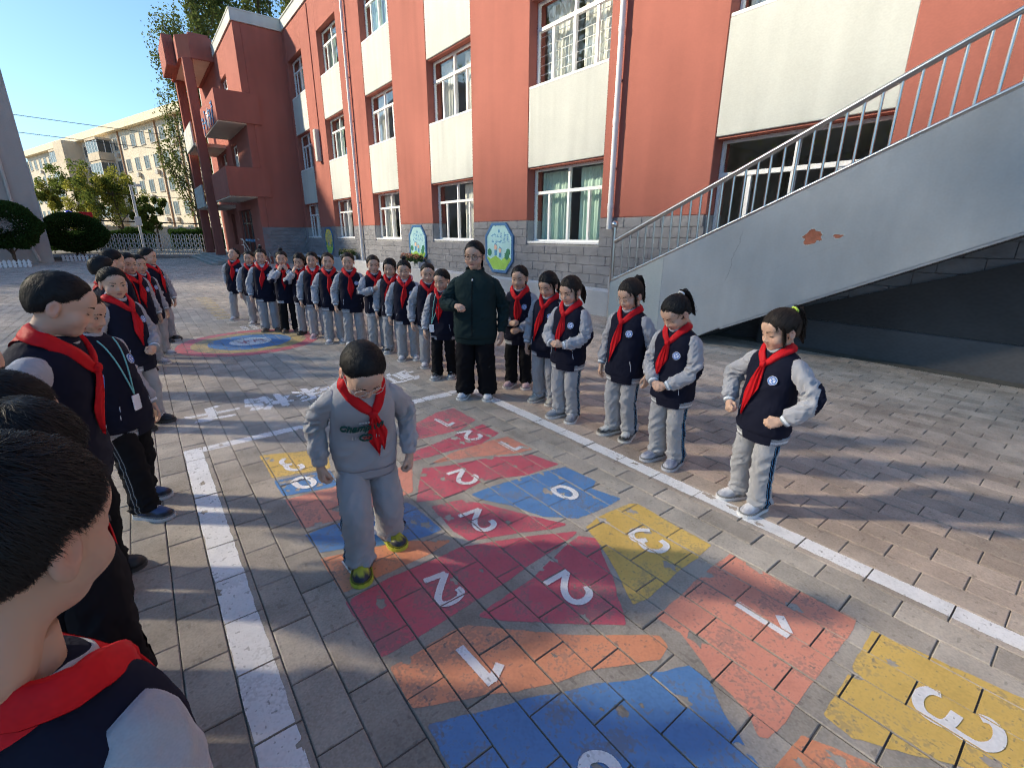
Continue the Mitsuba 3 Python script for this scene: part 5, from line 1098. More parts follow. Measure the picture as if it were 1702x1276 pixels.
# ---- clothes
TOR = dict(z=[.492, .520, .550, .640, .750, .850, .915, .950, .975, .996, 1.014, 1.032, 1.050],
           a=[.140, .150, .155, .152, .146, .147, .149, .147, .138, .116, .090, .069, .060],
           b=[.106, .114, .119, .117, .110, .107, .102, .096, .088, .078, .068, .061, .055],
           c=[.004, .004, .005, .004, .001, -.003, -.008, -.012, -.014, -.015, -.016, -.017, -.018])
class Body:
    def __init__(s, h, lean=0.0, fat=1.0, twist=0.0, side=0.0, hem=0.50):
        s.s = h / 1.27; s.lean = lean; s.fat = fat; s.side = side
        s.z = np.array(TOR['z']) * s.s; s.a = np.array(TOR['a']) * s.s * fat; s.b = np.array(TOR['b']) * s.s * fat; s.c = np.array(TOR['c']) * s.s
        s.hem = hem * s.s
        zz = np.linspace(0, 1.8, 721); s.zz = zz
        ph = lean * np.clip((zz - 0.54 * s.s) / (0.30 * s.s), 0, 1)
        dz = zz[1] - zz[0]
        s.ph = ph; s.yc = np.concatenate([[0], np.cumsum(np.sin(ph)[:-1] * dz)]); s.zc = np.concatenate([[0], np.cumsum(np.cos(ph)[:-1] * dz)])
        s.px = side * np.clip((zz - 0.54 * s.s) / (0.35 * s.s), 0, None) * 0.35 * s.s
    def bend(s, P):
        P = np.asarray(P, float); z = P[..., 2]
        ph, yc, zc, px = (np.interp(z, s.zz, q) for q in (s.ph, s.yc, s.zc, s.px))
        return np.stack([P[..., 0] + px, yc + P[..., 1] * np.cos(ph), zc - P[..., 1] * np.sin(ph)], -1)
    def unb(s): return R3(0, s.lean, 0)
    def front(s, x, z, off=0.0):
        """the point on the chest in front of (x, z), upright coordinates"""
        a, b, c = (np.interp(z, s.z, q) for q in (s.a, s.b, s.c))
        t = np.clip(np.abs(x) / a, 0, 0.98)
        return np.stack([x + 0 * z, c + b * (1 - t ** 2.5) ** (1 / 2.5) + off, z + 0 * x], -1)
def fold(k, m, amp, seed, fa=1.0, fb=3.0, ring=0.0):
    """folds of cloth: an uneven wave over k rings of m points"""
    u = np.linspace(0, 1, k)[:, None]; th = np.arange(m)[None] * 2 * np.pi / m
    P = np.stack(np.broadcast_arrays(np.cos(th) * fb * .5 + u * 0, np.sin(th) * fb * .5 + u * 0, u * fa * 8 + np.sin(th * 2 + seed) * 0.6), -1)
    f = meshkit.fbm(P + seed * 5.3, 3, seed) - 0.5
    w = np.abs(meshkit.noise(P * [1.2, 1.2, 1.6] + 31 + seed, seed) - 0.5) * 2
    w2 = np.abs(meshkit.noise(P * [1.7, 1.7, 1.7] + 77 + seed, seed + 1) - 0.5) * 2
    return amp * (1.4 * f + 1.3 * ((1 - w) ** 2.5 - 0.3) + 0.35 * ((1 - w2) ** 3 - .25)) + ring
def limb_uv(C, th_zero, m, r, k):
    th = np.arange(m) * 2 * np.pi / m - th_zero
    d = ((th + np.pi) % (2 * np.pi) - np.pi)[None] * np.broadcast_to(r, (k,))[:, None]
    uv = np.stack([d, np.broadcast_to(np.linspace(0, 1, k)[:, None], d.shape)], -1).reshape(-1, 2)
    return np.vstack([uv, [[0.2, 0], [0.2, 1]]])
def ik(A, W, l1, l2, pole):
    A, W = np.asarray(A, float), np.asarray(W, float)
    d = W - A; D = np.linalg.norm(d); D2 = min(D, (l1 + l2) * 0.995); u = d / D
    a = (l1 * l1 - l2 * l2 + D2 * D2) / (2 * D2); hgt = math.sqrt(max(l1 * l1 - a * a, 0))
    p = np.asarray(pole, float); p = norm(p - (p @ u) * u)
    return A + u * a + p * hgt, A + u * D2
ARMS = {  # wrist target, pole, hand axis, back of hand, pose (right side, child of 1.27 m, upright chest coordinates)
 'down': ((.215, .02, .585), (.6, -1, 0), (.05, .12, -1), (1, .25, .05), 'relaxed'),
 'fwd': ((.19, .10, .60), (.5, -1, 0), (0, .25, -1), (1, .3, 0), 'relaxed'),
 'clasp': ((.060, .150, .655), (1, -.55, -.5), (-.8, .42, -.25), (.35, .85, .3), 'curl'),
 'clasp_high': ((.065, .165, .71), (1, -.5, -.6), (-.8, .42, .1), (.3, .85, .35), 'curl'),
 'hip': ((.195, .095, .665), (1, -.45, .05), (-.62, .70, -.3), (.62, .6, .35), 'curl'),
 'mouth': ((.065, .165, .965), (.8, .1, -1), (-.45, -.1, .9), (.5, .85, .1), 'relaxed'),
 'back': ((.22, -.16, .66), (.5, -1, .2), (.2, -.55, -.8), (.9, 0, .2), 'relaxed'),
 'out': ((.36, .02, .70), (.4, -1, .2), (.75, .15, -.65), (.6, .2, .75), 'relaxed'),
 'chest': ((.06, .175, .84), (.9, -.1, -.8), (-.75, .3, .45), (.45, .85, .2), 'fist'),
 'point': ((.10, .235, .80), (.9, -.5, -.5), (-.55, .75, .0), (.2, .3, .9), 'curl')}
def shoe_mesh(L, W_, H_, seed=0):
    """upper and sole of a shoe; toes along y, the ankle at the origin"""
    ys = np.array([-.32, -.30, -.24, -.12, .0, .12, .26, .42, .54, .62, .66]) * L
    w = np.array([.25, .58, .78, .82, .80, .84, .94, 1.0, .88, .60, .25]) * W_ / 2
    hh = np.array([.30, .62, .80, .95, 1.0, .90, .68, .52, .44, .34, .18]) * H_
    m = 18; th = np.linspace(0, 2 * np.pi, m, endpoint=False); V = []
    for y, a, b in zip(ys, w, hh):
        x = a * np.sign(np.cos(th)) * np.abs(np.cos(th)) ** .8; z = np.where(np.sin(th) > 0, b * np.abs(np.sin(th)) ** .75, 0) + 0.016
        x = x * (1 - 0.32 * np.clip(np.sin(th), 0, 1) * (b / H_))
        V.append(np.stack([x, np.full(m, y), z], 1))
    C = np.stack([np.zeros(len(ys)), ys, hh * .4 + .016], 1)
    V = np.vstack(V + [C[:1] - [0, .002, 0], C[-1:] + [0, .002, 0]]); k = len(ys); a = np.arange(m)
    i, j = np.meshgrid(np.arange(k - 1), a, indexing='ij')
    F = quads(np.stack([i * m + j, i * m + (j + 1) % m, (i + 1) * m + (j + 1) % m, (i + 1) * m + j], -1).reshape(-1, 4))
    F = np.vstack([F, np.stack([(a + 1) % m, a, a * 0 + k * m], 1), np.stack([(k - 1) * m + a, (k - 1) * m + (a + 1) % m, a * 0 + k * m + 1], 1)])
    out = sg.Polygon(np.vstack([np.column_stack([w * 1.07, ys]), np.column_stack([-w[::-1] * 1.07, ys[::-1]])])).buffer(0.006)
    sole = fix(prism(out.simplify(0.001), 0.0, 0.020))
    rim = fix(prism(out.buffer(-0.004).simplify(0.001), 0.0202, 0.029))
    laces = []
    for q in range(4):
        y = (.06 + .085 * q) * L; z = np.interp(y, ys, hh) + 0.016 + .001; a = np.interp(y, ys, w) * .42
        laces.append(tube([(-a, y, z - .006), (0, y + .004, z + .0025), (a, y, z - .006)], 0.0032, 5))
    return fix((V, F)), cat(sole, rim), cat(*laces)
SHOES = {}
def shoe_tpl(L):
    k = round(L, 3)
    if k not in SHOES: SHOES[k] = shoe_mesh(L, L * .41, L * .40)
    return SHOES[k]

def scarf_parts(b, key, r, sway=0.0, long=(.24, .19), bsdf='scarf_red', knotx=0.0, flap=.06):
    """a red neckerchief: a roll round the neck, a knot, and two tails that follow the chest"""
    s = b.s
    k = num(key + '__scarf')
    t = np.linspace(0, 2 * np.pi, 41)[:-1]
    w = np.cos(t)           # 1 at the front, -1 at the nape
    x = .084 * np.sin(t) * (1 - .45 * np.clip(w, 0, 1) ** 1.5); y = -.012 + np.where(w > 0, .100 * w, .062 * w); z = 1.046 - .094 * np.clip(w, 0, 1) ** 1.6 + .010 * np.clip(-w, 0, 1)
    C = np.stack([x, y, z], 1) * s * np.array([b.fat ** .6, b.fat ** .6, 1])
    C[:, 0] += knotx * s * np.clip(w, 0, 1) ** 1.5
    fr = b.front(C[:, 0], C[:, 2])[:, 1] + .004 * s
    C[:, 1] = np.where(w > -.1, np.maximum(C[:, 1], fr * np.clip(w + .1, 0, .2) * 5 + C[:, 1] * (1 - np.clip(w + .1, 0, .2) * 5)), C[:, 1])
    tan = norm(np.roll(C, -1, 0) - np.roll(C, 1, 0)); outw = norm(C * [1, 1, 0] - [0, -.012 * s, 0] + np.array([0, 0, .055 * s])); outw = norm(outw - (outw * tan).sum(1, keepdims=True) * tan); B2 = np.cross(tan, outw)
    m = 14; th = np.arange(m) * 2 * np.pi / m
    ra = (.0105 + .002 * r.random(40)) * s; rb = (.0235 - .006 * np.clip(w, 0, 1) ** 3 + .002 * r.random(40)) * s
    rip = 1 + (.26 * np.sin(th * 3 + r.uniform(0, 6)) + .16 * np.sin(th * 6 + r.uniform(0, 6)))[None] * (.4 + .6 * meshkit.noise(np.column_stack([t * 2, t * 0, t * 0 + r.uniform(0, 50)])))[:, None]
    V = C[:, None] + outw[:, None] * (ra[:, None] * rip * np.cos(th))[..., None] + B2[:, None] * (rb[:, None] * rip * np.sin(th))[..., None]
    i, j = np.meshgrid(np.arange(40), np.arange(m), indexing='ij')
    F = quads(np.stack([i * m + j, i * m + (j + 1) % m, (i + 1) % 40 * m + (j + 1) % m, (i + 1) % 40 * m + j], -1).reshape(-1, 4))
    meshes = [fix((b.bend(V.reshape(-1, 3)), F))]
    kz = .948 * s; kp = b.front(np.array(knotx * s), np.array(kz), .016 * s)
    kb = ball((0, 0, 0), 1, 2); kv = kb[0] * np.array([.019, .014, .022]) * s; kv *= 1 + .10 * np.sin(kb[0][:, :1] * 9 + 1)
    meshes.append((b.bend(kv + kp), kb[1]))
    # the flap of the folded triangle at the back
    fz = np.linspace(1.035, 1.035 - flap, 8) * s; rows = []
    for q, zz in enumerate(fz):
        xx = np.linspace(-1, 1, 9) * (.085 * s * (1 - q / 7) + .002); a_, b_, c_ = (np.interp(zz, b.z, v) for v in (b.a, b.b, b.c)); tq = np.clip(np.abs(xx) / a_, 0, .98)
        rows.append(np.stack([xx, c_ - b_ * (1 - tq ** 2.5) ** .4 - .012 * s, np.full(9, zz)], 1))
    V = np.array(rows); i, j = np.meshgrid(np.arange(7), np.arange(8), indexing='ij')
    Fq = quads(np.stack([i * 9 + j, i * 9 + j + 1, (i + 1) * 9 + j + 1, (i + 1) * 9 + j], -1).reshape(-1, 4))
    V2 = np.concatenate([V.reshape(-1, 3), V.reshape(-1, 3) + [0, .004, 0]]); meshes.append((b.bend(V2), np.vstack([Fq, Fq[:, ::-1] + 72])))
    scene[k] = mikit.ply(cat(*meshes), bsdf, smooth=True)
    for q, ln in enumerate(long):
        n, mm = 22, 11; u = np.linspace(0, 1, n)
        sg_ = (1 if q == 0 else -1)
        cx = (knotx + sg_ * .006 + sway * u + sg_ * .010 * np.sin(u * 2.2)) * s; cz = kz - .008 * s - ln * s * u
        wd = (.009 + .019 * np.clip(u / .55, 0, 1) ** .8) * s * np.where(u > .62, (1 - (u - .62) / .38) * .96 + .04, 1)
        v = np.linspace(-1, 1, mm); ph = r.uniform(0, 6)
        XX = cx[:, None] + wd[:, None] * v[None] ; YY = (.0055 * np.sin(v[None] * 5.5 + ph + u[:, None] * 1.5) + .012 * (1 - u[:, None] * .2) - .004 * np.abs(v[None]) + (.006 if q == 0 else .0)) * s
        ZZ = cz[:, None] + (.014 * v[None] * sg_) * s * u[:, None]
        P = b.front(XX.ravel(), np.maximum(ZZ.ravel(), .52 * s), 0).reshape(n, mm, 3); P[..., 1] += YY + .004 * s; P[..., 2] = ZZ
        P[..., 1] = np.maximum(P[..., 1], np.roll(P[..., 1], 1, 0) * 0)
        Vt = np.concatenate([P.reshape(-1, 3), P.reshape(-1, 3) - [0, .0035, 0]])
        i, j = np.meshgrid(np.arange(n - 1), np.arange(mm - 1), indexing='ij')
        Fq = quads(np.stack([i * mm + j, i * mm + j + 1, (i + 1) * mm + j + 1, (i + 1) * mm + j], -1).reshape(-1, 4))
        e = [(a * mm + c0, (a + 1) * mm + c0) for a in range(n - 1) for c0 in (0, mm - 1)]; o = n * mm
        Fe = np.array([[a, bq, bq + o, a + o] for a, bq in e])
        put(k + '__tail', fix((b.bend(Vt), np.vstack([Fq, Fq[:, ::-1] + o, quads(Fe)]))), bsdf, smooth=True)
    return k
def place(meshkeys, M):
    for k in meshkeys: scene[k]['to_world'] = M

def person(label, pos, face, h=1.27, group=None, head=None, headpitch=8, headroll=0, arms=('down', 'down'), lean=0.0, fat=1.0, hair='boy', hairn=1500, hmat='hair_black', mouth='shut', eyes='open',
           outfit='uniform', trousers='trouser_grey', feet=None, shoes=((.62, .62, .64), (.70, .70, .70)), scarf=True, sway=0.0, long=(.25, .19), glasses=None, detail=1, seed=1, tone=1.0, tie='tie_black', hood=None, lanyard=None,
           legfat=1.0, elbow=None, badge=True, sit=0.0, side=0.0, cat_='person', extra=None, hemfront=True, z0=0.0, headscale=1.0, hup=0.0, knotx=0.0, flap=.06):
    """face: direction the body faces, in degrees from +y towards +x (clockwise seen from above); head: the same for the head"""
    r = np.random.default_rng(seed)
    key = thing('person', label, cat_, group)
    first = set(scene)
    b = Body(h, lean, fat, side=side); s = b.s
    hs = s ** .45 * headscale * (1.08 if h < 1.5 else 1.03)
    res = (0.0033, 0.0030) if detail >= 2 else (0.0050, 0.0042) if detail == 1 else (0.0066, 0.0054)
    m = 30 if detail else 22
    # --- head pose
    hv = (face if head is None else head)
    yaw = -math.radians(hv - face)
    Rh = R3(yaw, math.radians(headpitch), math.radians(headroll))
    neck = b.bend(np.array([0, -.018, 1.035]) * s)
    ctr_rest = np.array([0, .006, (1.27 - .012) * s - .105 * hs - 1.035 * s + hup])
    ctr = neck + R3(yaw * .3, math.radians(headpitch) * .55 + lean * .5) @ ctr_rest
    H = lambda P: ctr + (np.asarray(P) * hs) @ Rh.T
    # --- arms
    joints = []
    for q, sd in enumerate((1, -1)):      # right, left
        spec = arms[q] if not isinstance(arms[q], str) else ARMS[arms[q]]
        W_, pole, ax, bk, hp = spec
        f = np.array([sd, 1, 1.0])
        S_ = b.bend(np.array([sd * .132 * fat ** .9, -.012, .950]) * s)
        Wt = np.array(W_) * f * s; Wt = b.bend(Wt) if lean < 0.5 or arms[q] not in ('down',) else Wt
        E_, Wt = ik(S_, Wt, .215 * s, .195 * s, np.array(pole) * f)
        joints.append((S_, E_, Wt, norm(np.array(ax) * f), norm(np.array(bk) * f), hp, sd))
    # --- legs
    lg = []
    ft = feet or ((.085, 0.0, 8), (-.085, 0.0, -8))    # x, y (m), toe angle in degrees outwards
    hipz = .60 * s - sit
    for q, sd in enumerate((1, -1)):
        hip = np.array([sd * .068 * s, -.002 - .4 * sit, hipz]); fx, fy, ta = ft[q][:3]; fz = ft[q][3] if len(ft[q]) > 3 else 0.0
        ank = np.array([fx * s, fy * s - .01, .075 * s + fz])
        kn, ank = ik(hip, ank, .272 * s, .260 * s, (sd * .03, 1, 0))
        lg.append((hip, kn, ank, math.radians(ta), sd, fz))
    # --- body: one continuous mesh of head, neck, trunk, arms, hands and legs
    hvt, hf = head_template(mouth, round(.003 * (fat - 1) * 8, 3), res[0])
    ms = [(H(hvt), hf)]
    tz = np.array([.56, .64, .75, .86, .94, .985, 1.015, 1.05, 1.10]) * s
    ta_, tb_, tc_ = (np.array([np.interp(z, b.z, v) for z in tz]) for v in (b.a, b.b, b.c))
    kk = np.array([.78, .78, .78, .78, .78, .72, .60, .66, .60]); C = np.stack([0 * tz, tc_, tz], 1)
    C[-1] = [0, -.016 * s, tz[-1]]
    ta_ = ta_ * kk; tb_ = tb_ * kk; ta_[-2:] = .040 * s; tb_[-2:] = .040 * s
    v, f = loft(C, np.tile([1, 0, 0], (9, 1)), np.tile([0, 1, 0], (9, 1)), ta_, tb_, 20); ms.append((b.bend(v), f))
    for S_, E_, Wt, ax, bk, hp, sd in joints:
        p = smooth_path([S_ * [.6, 1, 1], S_, E_, Wt, Wt + ax * .012 * s], 12); t, A, Bq = frames(p, (0.2, .9, .3)); ms.append(loft(p, A, Bq, np.linspace(.034, .019, 12) * s, np.linspace(.034, .019, 12) * s, 10))
        hv_, hf_ = hand_template(hp, res[1]); z_ = norm(bk - (bk @ ax) * ax); x_ = np.cross(ax, z_)
        P = hv_ * [sd, 1, 1] * s * 1.02; Mx = np.array([x_, ax, z_])
        if sd < 0: P = P * [-1, 1, 1] * [1, 1, 1]; P = hv_ * s * 1.02; P = P * [-1, 1, 1]
        V = Wt + ax * .022 * s + P @ Mx
        ms.append((V, hf_ if sd > 0 else hf_[:, ::-1]))
    for hip, kn, ank, ta, sd, fz in lg:
        p = smooth_path([hip + [0, 0, .05], hip, kn, ank], 10); t, A, Bq = frames(p, (0, 1, .1)); ms.append(loft(p, A, Bq, np.linspace(.062, .028, 10) * s, np.linspace(.062, .028, 10) * s, 10))
    bv, bf = union(ms)
    Lc = ((bv - ctr) @ Rh) / hs
    scene[key + '__body'] = mikit.ply((bv, bf), 'skin', smooth=True, color=skin_colour(np.where((np.abs(Lc) < .2).all(1)[:, None], Lc, 9.0), tone))
    TAKEN[key + '__body'] = 0
    # --- eyes, brows
    for sd in (1, -1):
        x0 = .0305 * sd
        if eyes == 'open':
            e = ball((0, 0, 0), 1, 2); v = e[0] * [.0118, .0042, .0042] + [x0, EYE_Y - .0016, -.004]
            col = np.where((((v[:, 0] - x0 * .98) / .0052) ** 2 + ((v[:, 2] + .0036) / .0058) ** 2 < 1)[:, None], [.012, .008, .007], [.50, .46, .43])
            lid = tube([(x0 - .0135, EYE_Y - .0045, -.0045), (x0 - .006, EYE_Y + .0010, .0004), (x0 + .006, EYE_Y + .0010, .0004), (x0 + .0135, EYE_Y - .0045, -.0040)], .0016, 6)
            mm_ = cat((v, e[1]), lid); col = np.vstack([col, np.tile([.016, .011, .010], (len(lid[0]), 1))])
        else:
            mm_ = tube([(x0 - .0130, EYE_Y - .0040, -.0050), (x0 - .006, EYE_Y + .0008, -.0078), (x0 + .006, EYE_Y + .0008, -.0078), (x0 + .0130, EYE_Y - .0040, -.0050)], .0016, 6); col = np.tile([.016, .011, .010], (len(mm_[0]), 1))
        put(key + '__eye', (H(mm_[0]), mm_[1]), 'painted_part', smooth=True, color=col)
        xs = np.linspace(.012, .046, 6) * sd; br = np.array([(x, front_y(x, .0165) + .0008, .0145 + .0045 * math.sin((abs(x) - .012) / .034 * 2.3)) for x in xs])
        t, A, Bq = frames(br, (0, 0, 1)); bm = loft(br, A, Bq, np.array([.0026, .0032, .0030, .0026, .0020, .0010]), .0011, 8)
        put(key + '__eyebrow', (H(bm[0]), bm[1]), hmat, smooth=True)
    # --- hair
    hm, tails = make_hair(hair, hairn, seed, .005 if detail >= 2 else .008)
    put(key + '__hair', (H(hm[0]), hm[1]), hmat, smooth=False)
    for t, back in (tails or []):
        ez = norm(back); ex = norm(np.cross(ez, [0.1, 0, 1])); rt = ring_tube(t + back * .006, ex, np.cross(ez, ex), .0155, .0062, 16, 8)
        put(key + '__hair_tie', (H(rt[0] + 0.0015 * np.sin(rt[0] * 400)), rt[1]), tie, smooth=True)
    if glasses:
        gl = []
        gy = EYE_Y + .012
        for sd in (1, -1):
            gl.append(ring_tube((.0315 * sd, gy, -.007), (1, -.12 * sd, 0), (0, -.08, 1), (.0215, .0195), .0016, 24, 6))
            gl.append(tube([(.053 * sd, gy - .003, -.003), (.070 * sd, gy - .030, -.001), (.0775 * sd, -.005, .002)], .0014, 5))
        gl.append(tube([(-.011, gy + .001, -.005), (0, gy + .003, -.001), (.011, gy + .001, -.005)], .0015, 6))
        g = cat(*gl); put(key + '__glasses', (H(g[0]), g[1]), glasses, smooth=True)
    # --- upper garment
    navy = {'uniform': 'navy', 'sweatshirt': 'sweat_grey', 'teacher': 'green_cloth', 'black': 'black_cloth'}[outfit]
    slm = {'uniform': 'sleeve_patch', 'sweatshirt': 'sweat_grey', 'teacher': 'green_cloth', 'black': 'black_cloth'}[outfit]
    nz = 34 if detail else 24
    zt = np.concatenate([np.linspace(b.z[1], b.z[7], nz), b.z[8:]])
    A_2, B_2, C_2 = (np.array([np.interp(z, b.z, v) for z in zt]) for v in (b.a, b.b, b.c))
    if outfit == 'sweatshirt': A_2 = A_2 * np.interp(zt, [b.z[1], b.z[3], b.z[5]], [.97, 1.04, 1.0])
    k_ = len(zt); m2 = m + 14
    ampl = np.interp(zt, [b.z[1], b.z[3], b.z[6], b.z[8], b.z[-1]], [.7, 1.1, .8, .4, .1])[:, None]
    wv = fold(k_, m2, .0065 * s, seed, .55, 3.2) * ampl
    if outfit == 'sweatshirt': wv = wv * np.interp(zt, [.70 * s, .78 * s, .93 * s], [1.0, .35, .35])[:, None]
    v, f = loft(np.stack([0 * zt, C_2, zt], 1), np.tile([1, 0, 0], (k_, 1)), np.tile([0, 1, 0], (k_, 1)), A_2, B_2, m2, n=2.5, wave=wv)
    jk = num(key + '__' + {'uniform': 'jacket', 'sweatshirt': 'sweatshirt', 'teacher': 'jacket', 'black': 'jacket'}[outfit])
    scene[jk] = mikit.ply((b.bend(v), f), navy, smooth=True)
    # hem band, and collar
    zh = np.linspace(b.z[0] - .018 * s, b.z[1] + .006 * s, 6); ah, bh = (np.interp(zh, b.z, q) for q in (b.a, b.b)); kh = len(zh); ah = ah + .003; bh = bh + .003
    bulge = 1 + .02 * np.sin(np.linspace(0, np.pi, 6))
    v, f = loft(np.stack([0 * zh, 0 * zh, zh], 1), np.tile([1, 0, 0], (kh, 1)), np.tile([0, 1, 0], (kh, 1)), ah * bulge, bh * bulge, m2, n=2.5)
    uvh = np.vstack([np.stack(np.broadcast_arrays(np.arange(m2)[None] / m2, np.linspace(0, 1, kh)[:, None]), -1).reshape(-1, 2), [[0, 0], [0, 1]]])
    if outfit == 'uniform':
        put(jk + '__hem_band', (b.bend(v), f), 'rib_hem', smooth=True, uv=uvh)
        # the dark front panel that hides the middle of the band
        th = np.linspace(math.pi * .5 - .30, math.pi * .5 + .85, 13) if hemfront else np.linspace(math.pi * .5 - .08, math.pi * .5 + .08, 5)
        rows = []
        for zz, o in ((b.z[0] - .019 * s, .007), (b.z[0] + .01 * s, .012), (b.z[1] + .010 * s, .008)):
            aa, bb = np.interp(zz, b.z, b.a), np.interp(zz, b.z, b.b); q_ = (np.abs(np.cos(th)) ** 2.5 + np.abs(np.sin(th)) ** 2.5) ** -.4
            rows.append(np.stack([(aa + o * s) * q_ * np.cos(th), (bb + o * s) * q_ * np.sin(th), np.full(len(th), zz)], 1))
        V = np.array(rows); n_ = len(th); i, j = np.meshgrid(np.arange(2), np.arange(n_ - 1), indexing='ij')
        put(jk + '__front_panel', (b.bend(V.reshape(-1, 3)), quads(np.stack([i * n_ + j, i * n_ + j + 1, (i + 1) * n_ + j + 1, (i + 1) * n_ + j], -1).reshape(-1, 4))), navy, smooth=True)
        for sd in (1, -1):      # pocket welts
            xs = np.array([.105, .118]) * s * sd * fat; zz = np.array([.66, .585]) * s; P = b.front(xs, zz, .004)
            put(jk + '__pocket_edge', tube(b.bend(np.linspace(P[0], P[1], 5)), .0022, 5), 'badge_white' if detail else 'heather', smooth=True)
    elif outfit == 'sweatshirt': put(jk + '__waistband', (b.bend(v), f), 'sweat_grey', smooth=True)
    else: put(jk + '__waistband', (b.bend(v), f), navy, smooth=True)
    tc = np.linspace(0, 2 * np.pi, 33)[:-1]; wc = np.cos(tc)
    colr = np.stack([.064 * np.sin(tc), -.016 + .062 * wc, 1.045 - .030 * np.clip(wc, 0, 1) + .004], 1) * s * np.array([fat ** .6, fat ** .6, 1])
    tn = norm(np.roll(colr, -1, 0) - np.roll(colr, 1, 0)); up_ = np.tile([0, 0, 1.0], (32, 1)); ou = np.cross(tn, up_)
    ths = np.arange(8) * 2 * np.pi / 8; V = colr[:, None] + ou[:, None] * (.007 * s * np.cos(ths))[None, :, None] + up_[:, None] * (.019 * s * np.sin(ths))[None, :, None]
    i, j = np.meshgrid(np.arange(32), np.arange(8), indexing='ij'); Fc = quads(np.stack([i * 8 + j, i * 8 + (j + 1) % 8, (i + 1) % 32 * 8 + (j + 1) % 8, (i + 1) % 32 * 8 + j], -1).reshape(-1, 4))
    put(jk + '__collar', fix((b.bend(V.reshape(-1, 3)), Fc)), {'uniform': 'heather', 'sweatshirt': 'sweat_grey'}.get(outfit, navy), smooth=True)
    if hood:
        thd = np.linspace(0, 2 * np.pi, 33)[:-1]; wh = np.cos(thd)
        ch = np.stack([.088 * np.sin(thd), -.025 + .075 * wh - .03 * np.clip(-wh, 0, 1), 1.045 - .055 * np.clip(wh, 0, 1) + .02 * np.clip(-wh, 0, 1)], 1) * s
        tn = norm(np.roll(ch, -1, 0) - np.roll(ch, 1, 0)); ou = norm(np.cross(tn, [0, 0, 1.0])); u2 = np.cross(ou, tn)
        V = ch[:, None] + ou[:, None] * (.016 * s * np.cos(ths))[None, :, None] + u2[:, None] * (.028 * s * np.sin(ths))[None, :, None]
        put(jk + '__hood', fix((b.bend(V.reshape(-1, 3)), Fc)), hood, smooth=True)
    # --- sleeves
    for S_, E_, Wt, ax, bk, hp, sd in joints:
        ks = 40 if detail else 26
        end = Wt - norm(Wt - E_) * .010 * s
        p = smooth_path([S_ + np.array([-sd * .030, 0, .016]) * s, S_ + np.array([sd * .004, 0, -.012]) * s, E_, end], ks, .22); t = norm(np.gradient(p, axis=0))
        pole = norm(E_ - (S_ + Wt) / 2) if np.linalg.norm(E_ - (S_ + Wt) / 2) > .02 else np.array([sd * .5, -1, 0])
        _, A, Bq = frames(p, pole)
        u = np.linspace(0, 1, ks)
        sleek = .90 if outfit != 'uniform' else 1.0
        rr = sleek * np.interp(u, [0, .08, .2, .45, .6, .85, .95, 1], [.040, .051, .051, .045, .046, .043, .042, .032]) * s * fat ** .5 * (1.05 if outfit == 'uniform' else .98)
        bendk = np.linalg.norm(np.cross(norm(E_ - S_), norm(Wt - E_)))
        wv = fold(ks, m, .0085 * s, seed + 11 * (sd + 2), 1.0, 2.6) * (0.7 + 1.3 * np.exp(-((u - .52) / .16) ** 2) * (.5 + bendk) + .8 * np.exp(-((u - .9) / .1) ** 2))[:, None] * np.clip(u * 8, 0, 1)[:, None]
        v, f = loft(p, A, Bq, rr, rr, m, wave=wv)
        sk = num(jk + '__sleeve')
        scene[sk] = mikit.ply((v, f), slm, smooth=True, uv=limb_uv(p, 0.0, m, rr, ks))
        d = norm(Wt - E_); pc = np.array([Wt - d * .030 * s, Wt - d * .016 * s, Wt + d * .006 * s, Wt + d * .016 * s, Wt + d * .018 * s]); _, A, Bq = frames(pc, pole)
        rc = np.array([.034, .0365, .034, .030, .024]) * s
        v, f = loft(pc, A, Bq, rc, rc, 20)
        uvc = np.vstack([np.stack(np.broadcast_arrays(np.arange(20)[None] / 20, np.array([0, .3, .7, .95, 1])[:, None]), -1).reshape(-1, 2), [[0, 0], [0, 1]]])
        put(jk + '__cuff', (v, f), 'rib' if outfit == 'uniform' else navy, smooth=True, uv=uvc)
    if outfit == 'uniform' and badge:
        c = b.front(np.array(-.075 * s * fat), np.array(.868 * s)); n0 = b.front(np.array(-.065 * s * fat), np.array(.868 * s)); u0 = b.front(np.array(-.075 * s * fat), np.array(.878 * s))
        c, n0, u0 = b.bend(np.stack([c, n0, u0])); ex = norm(c - n0); ez = norm(u0 - c); ey = np.cross(ex, ez); ey = ey if ey[1] > 0 else -ey
        bd = lambda poly, d0, d1: fix(oriented(prism(poly, d0 + .007, d1 + .007), c, ex, ez, ey))
        kb = num(jk + '__badge'); scene[kb] = mikit.ply(bd(sg.Point(0, 0).buffer(.027 * s, 8), -.004, .0015), 'badge_white')
        put(kb + '__emblem_ring', bd(sg.Point(0, 0).buffer(.0245 * s, 8).difference(sg.Point(0, 0).buffer(.0175 * s, 8)), .0015, .0026), 'badge_blue')
        figm = unary_union([sg.LineString([(-.008, .010), (.002, .002), (-.004, -.006), (.006, -.011)]).buffer(.0028), sg.LineString([(.002, .002), (.010, .008)]).buffer(.0022)])
        put(kb + '__emblem_figure', bd(sa.scale(figm, s, s, origin=(0, 0)), .0015, .0026), 'badge_blue')
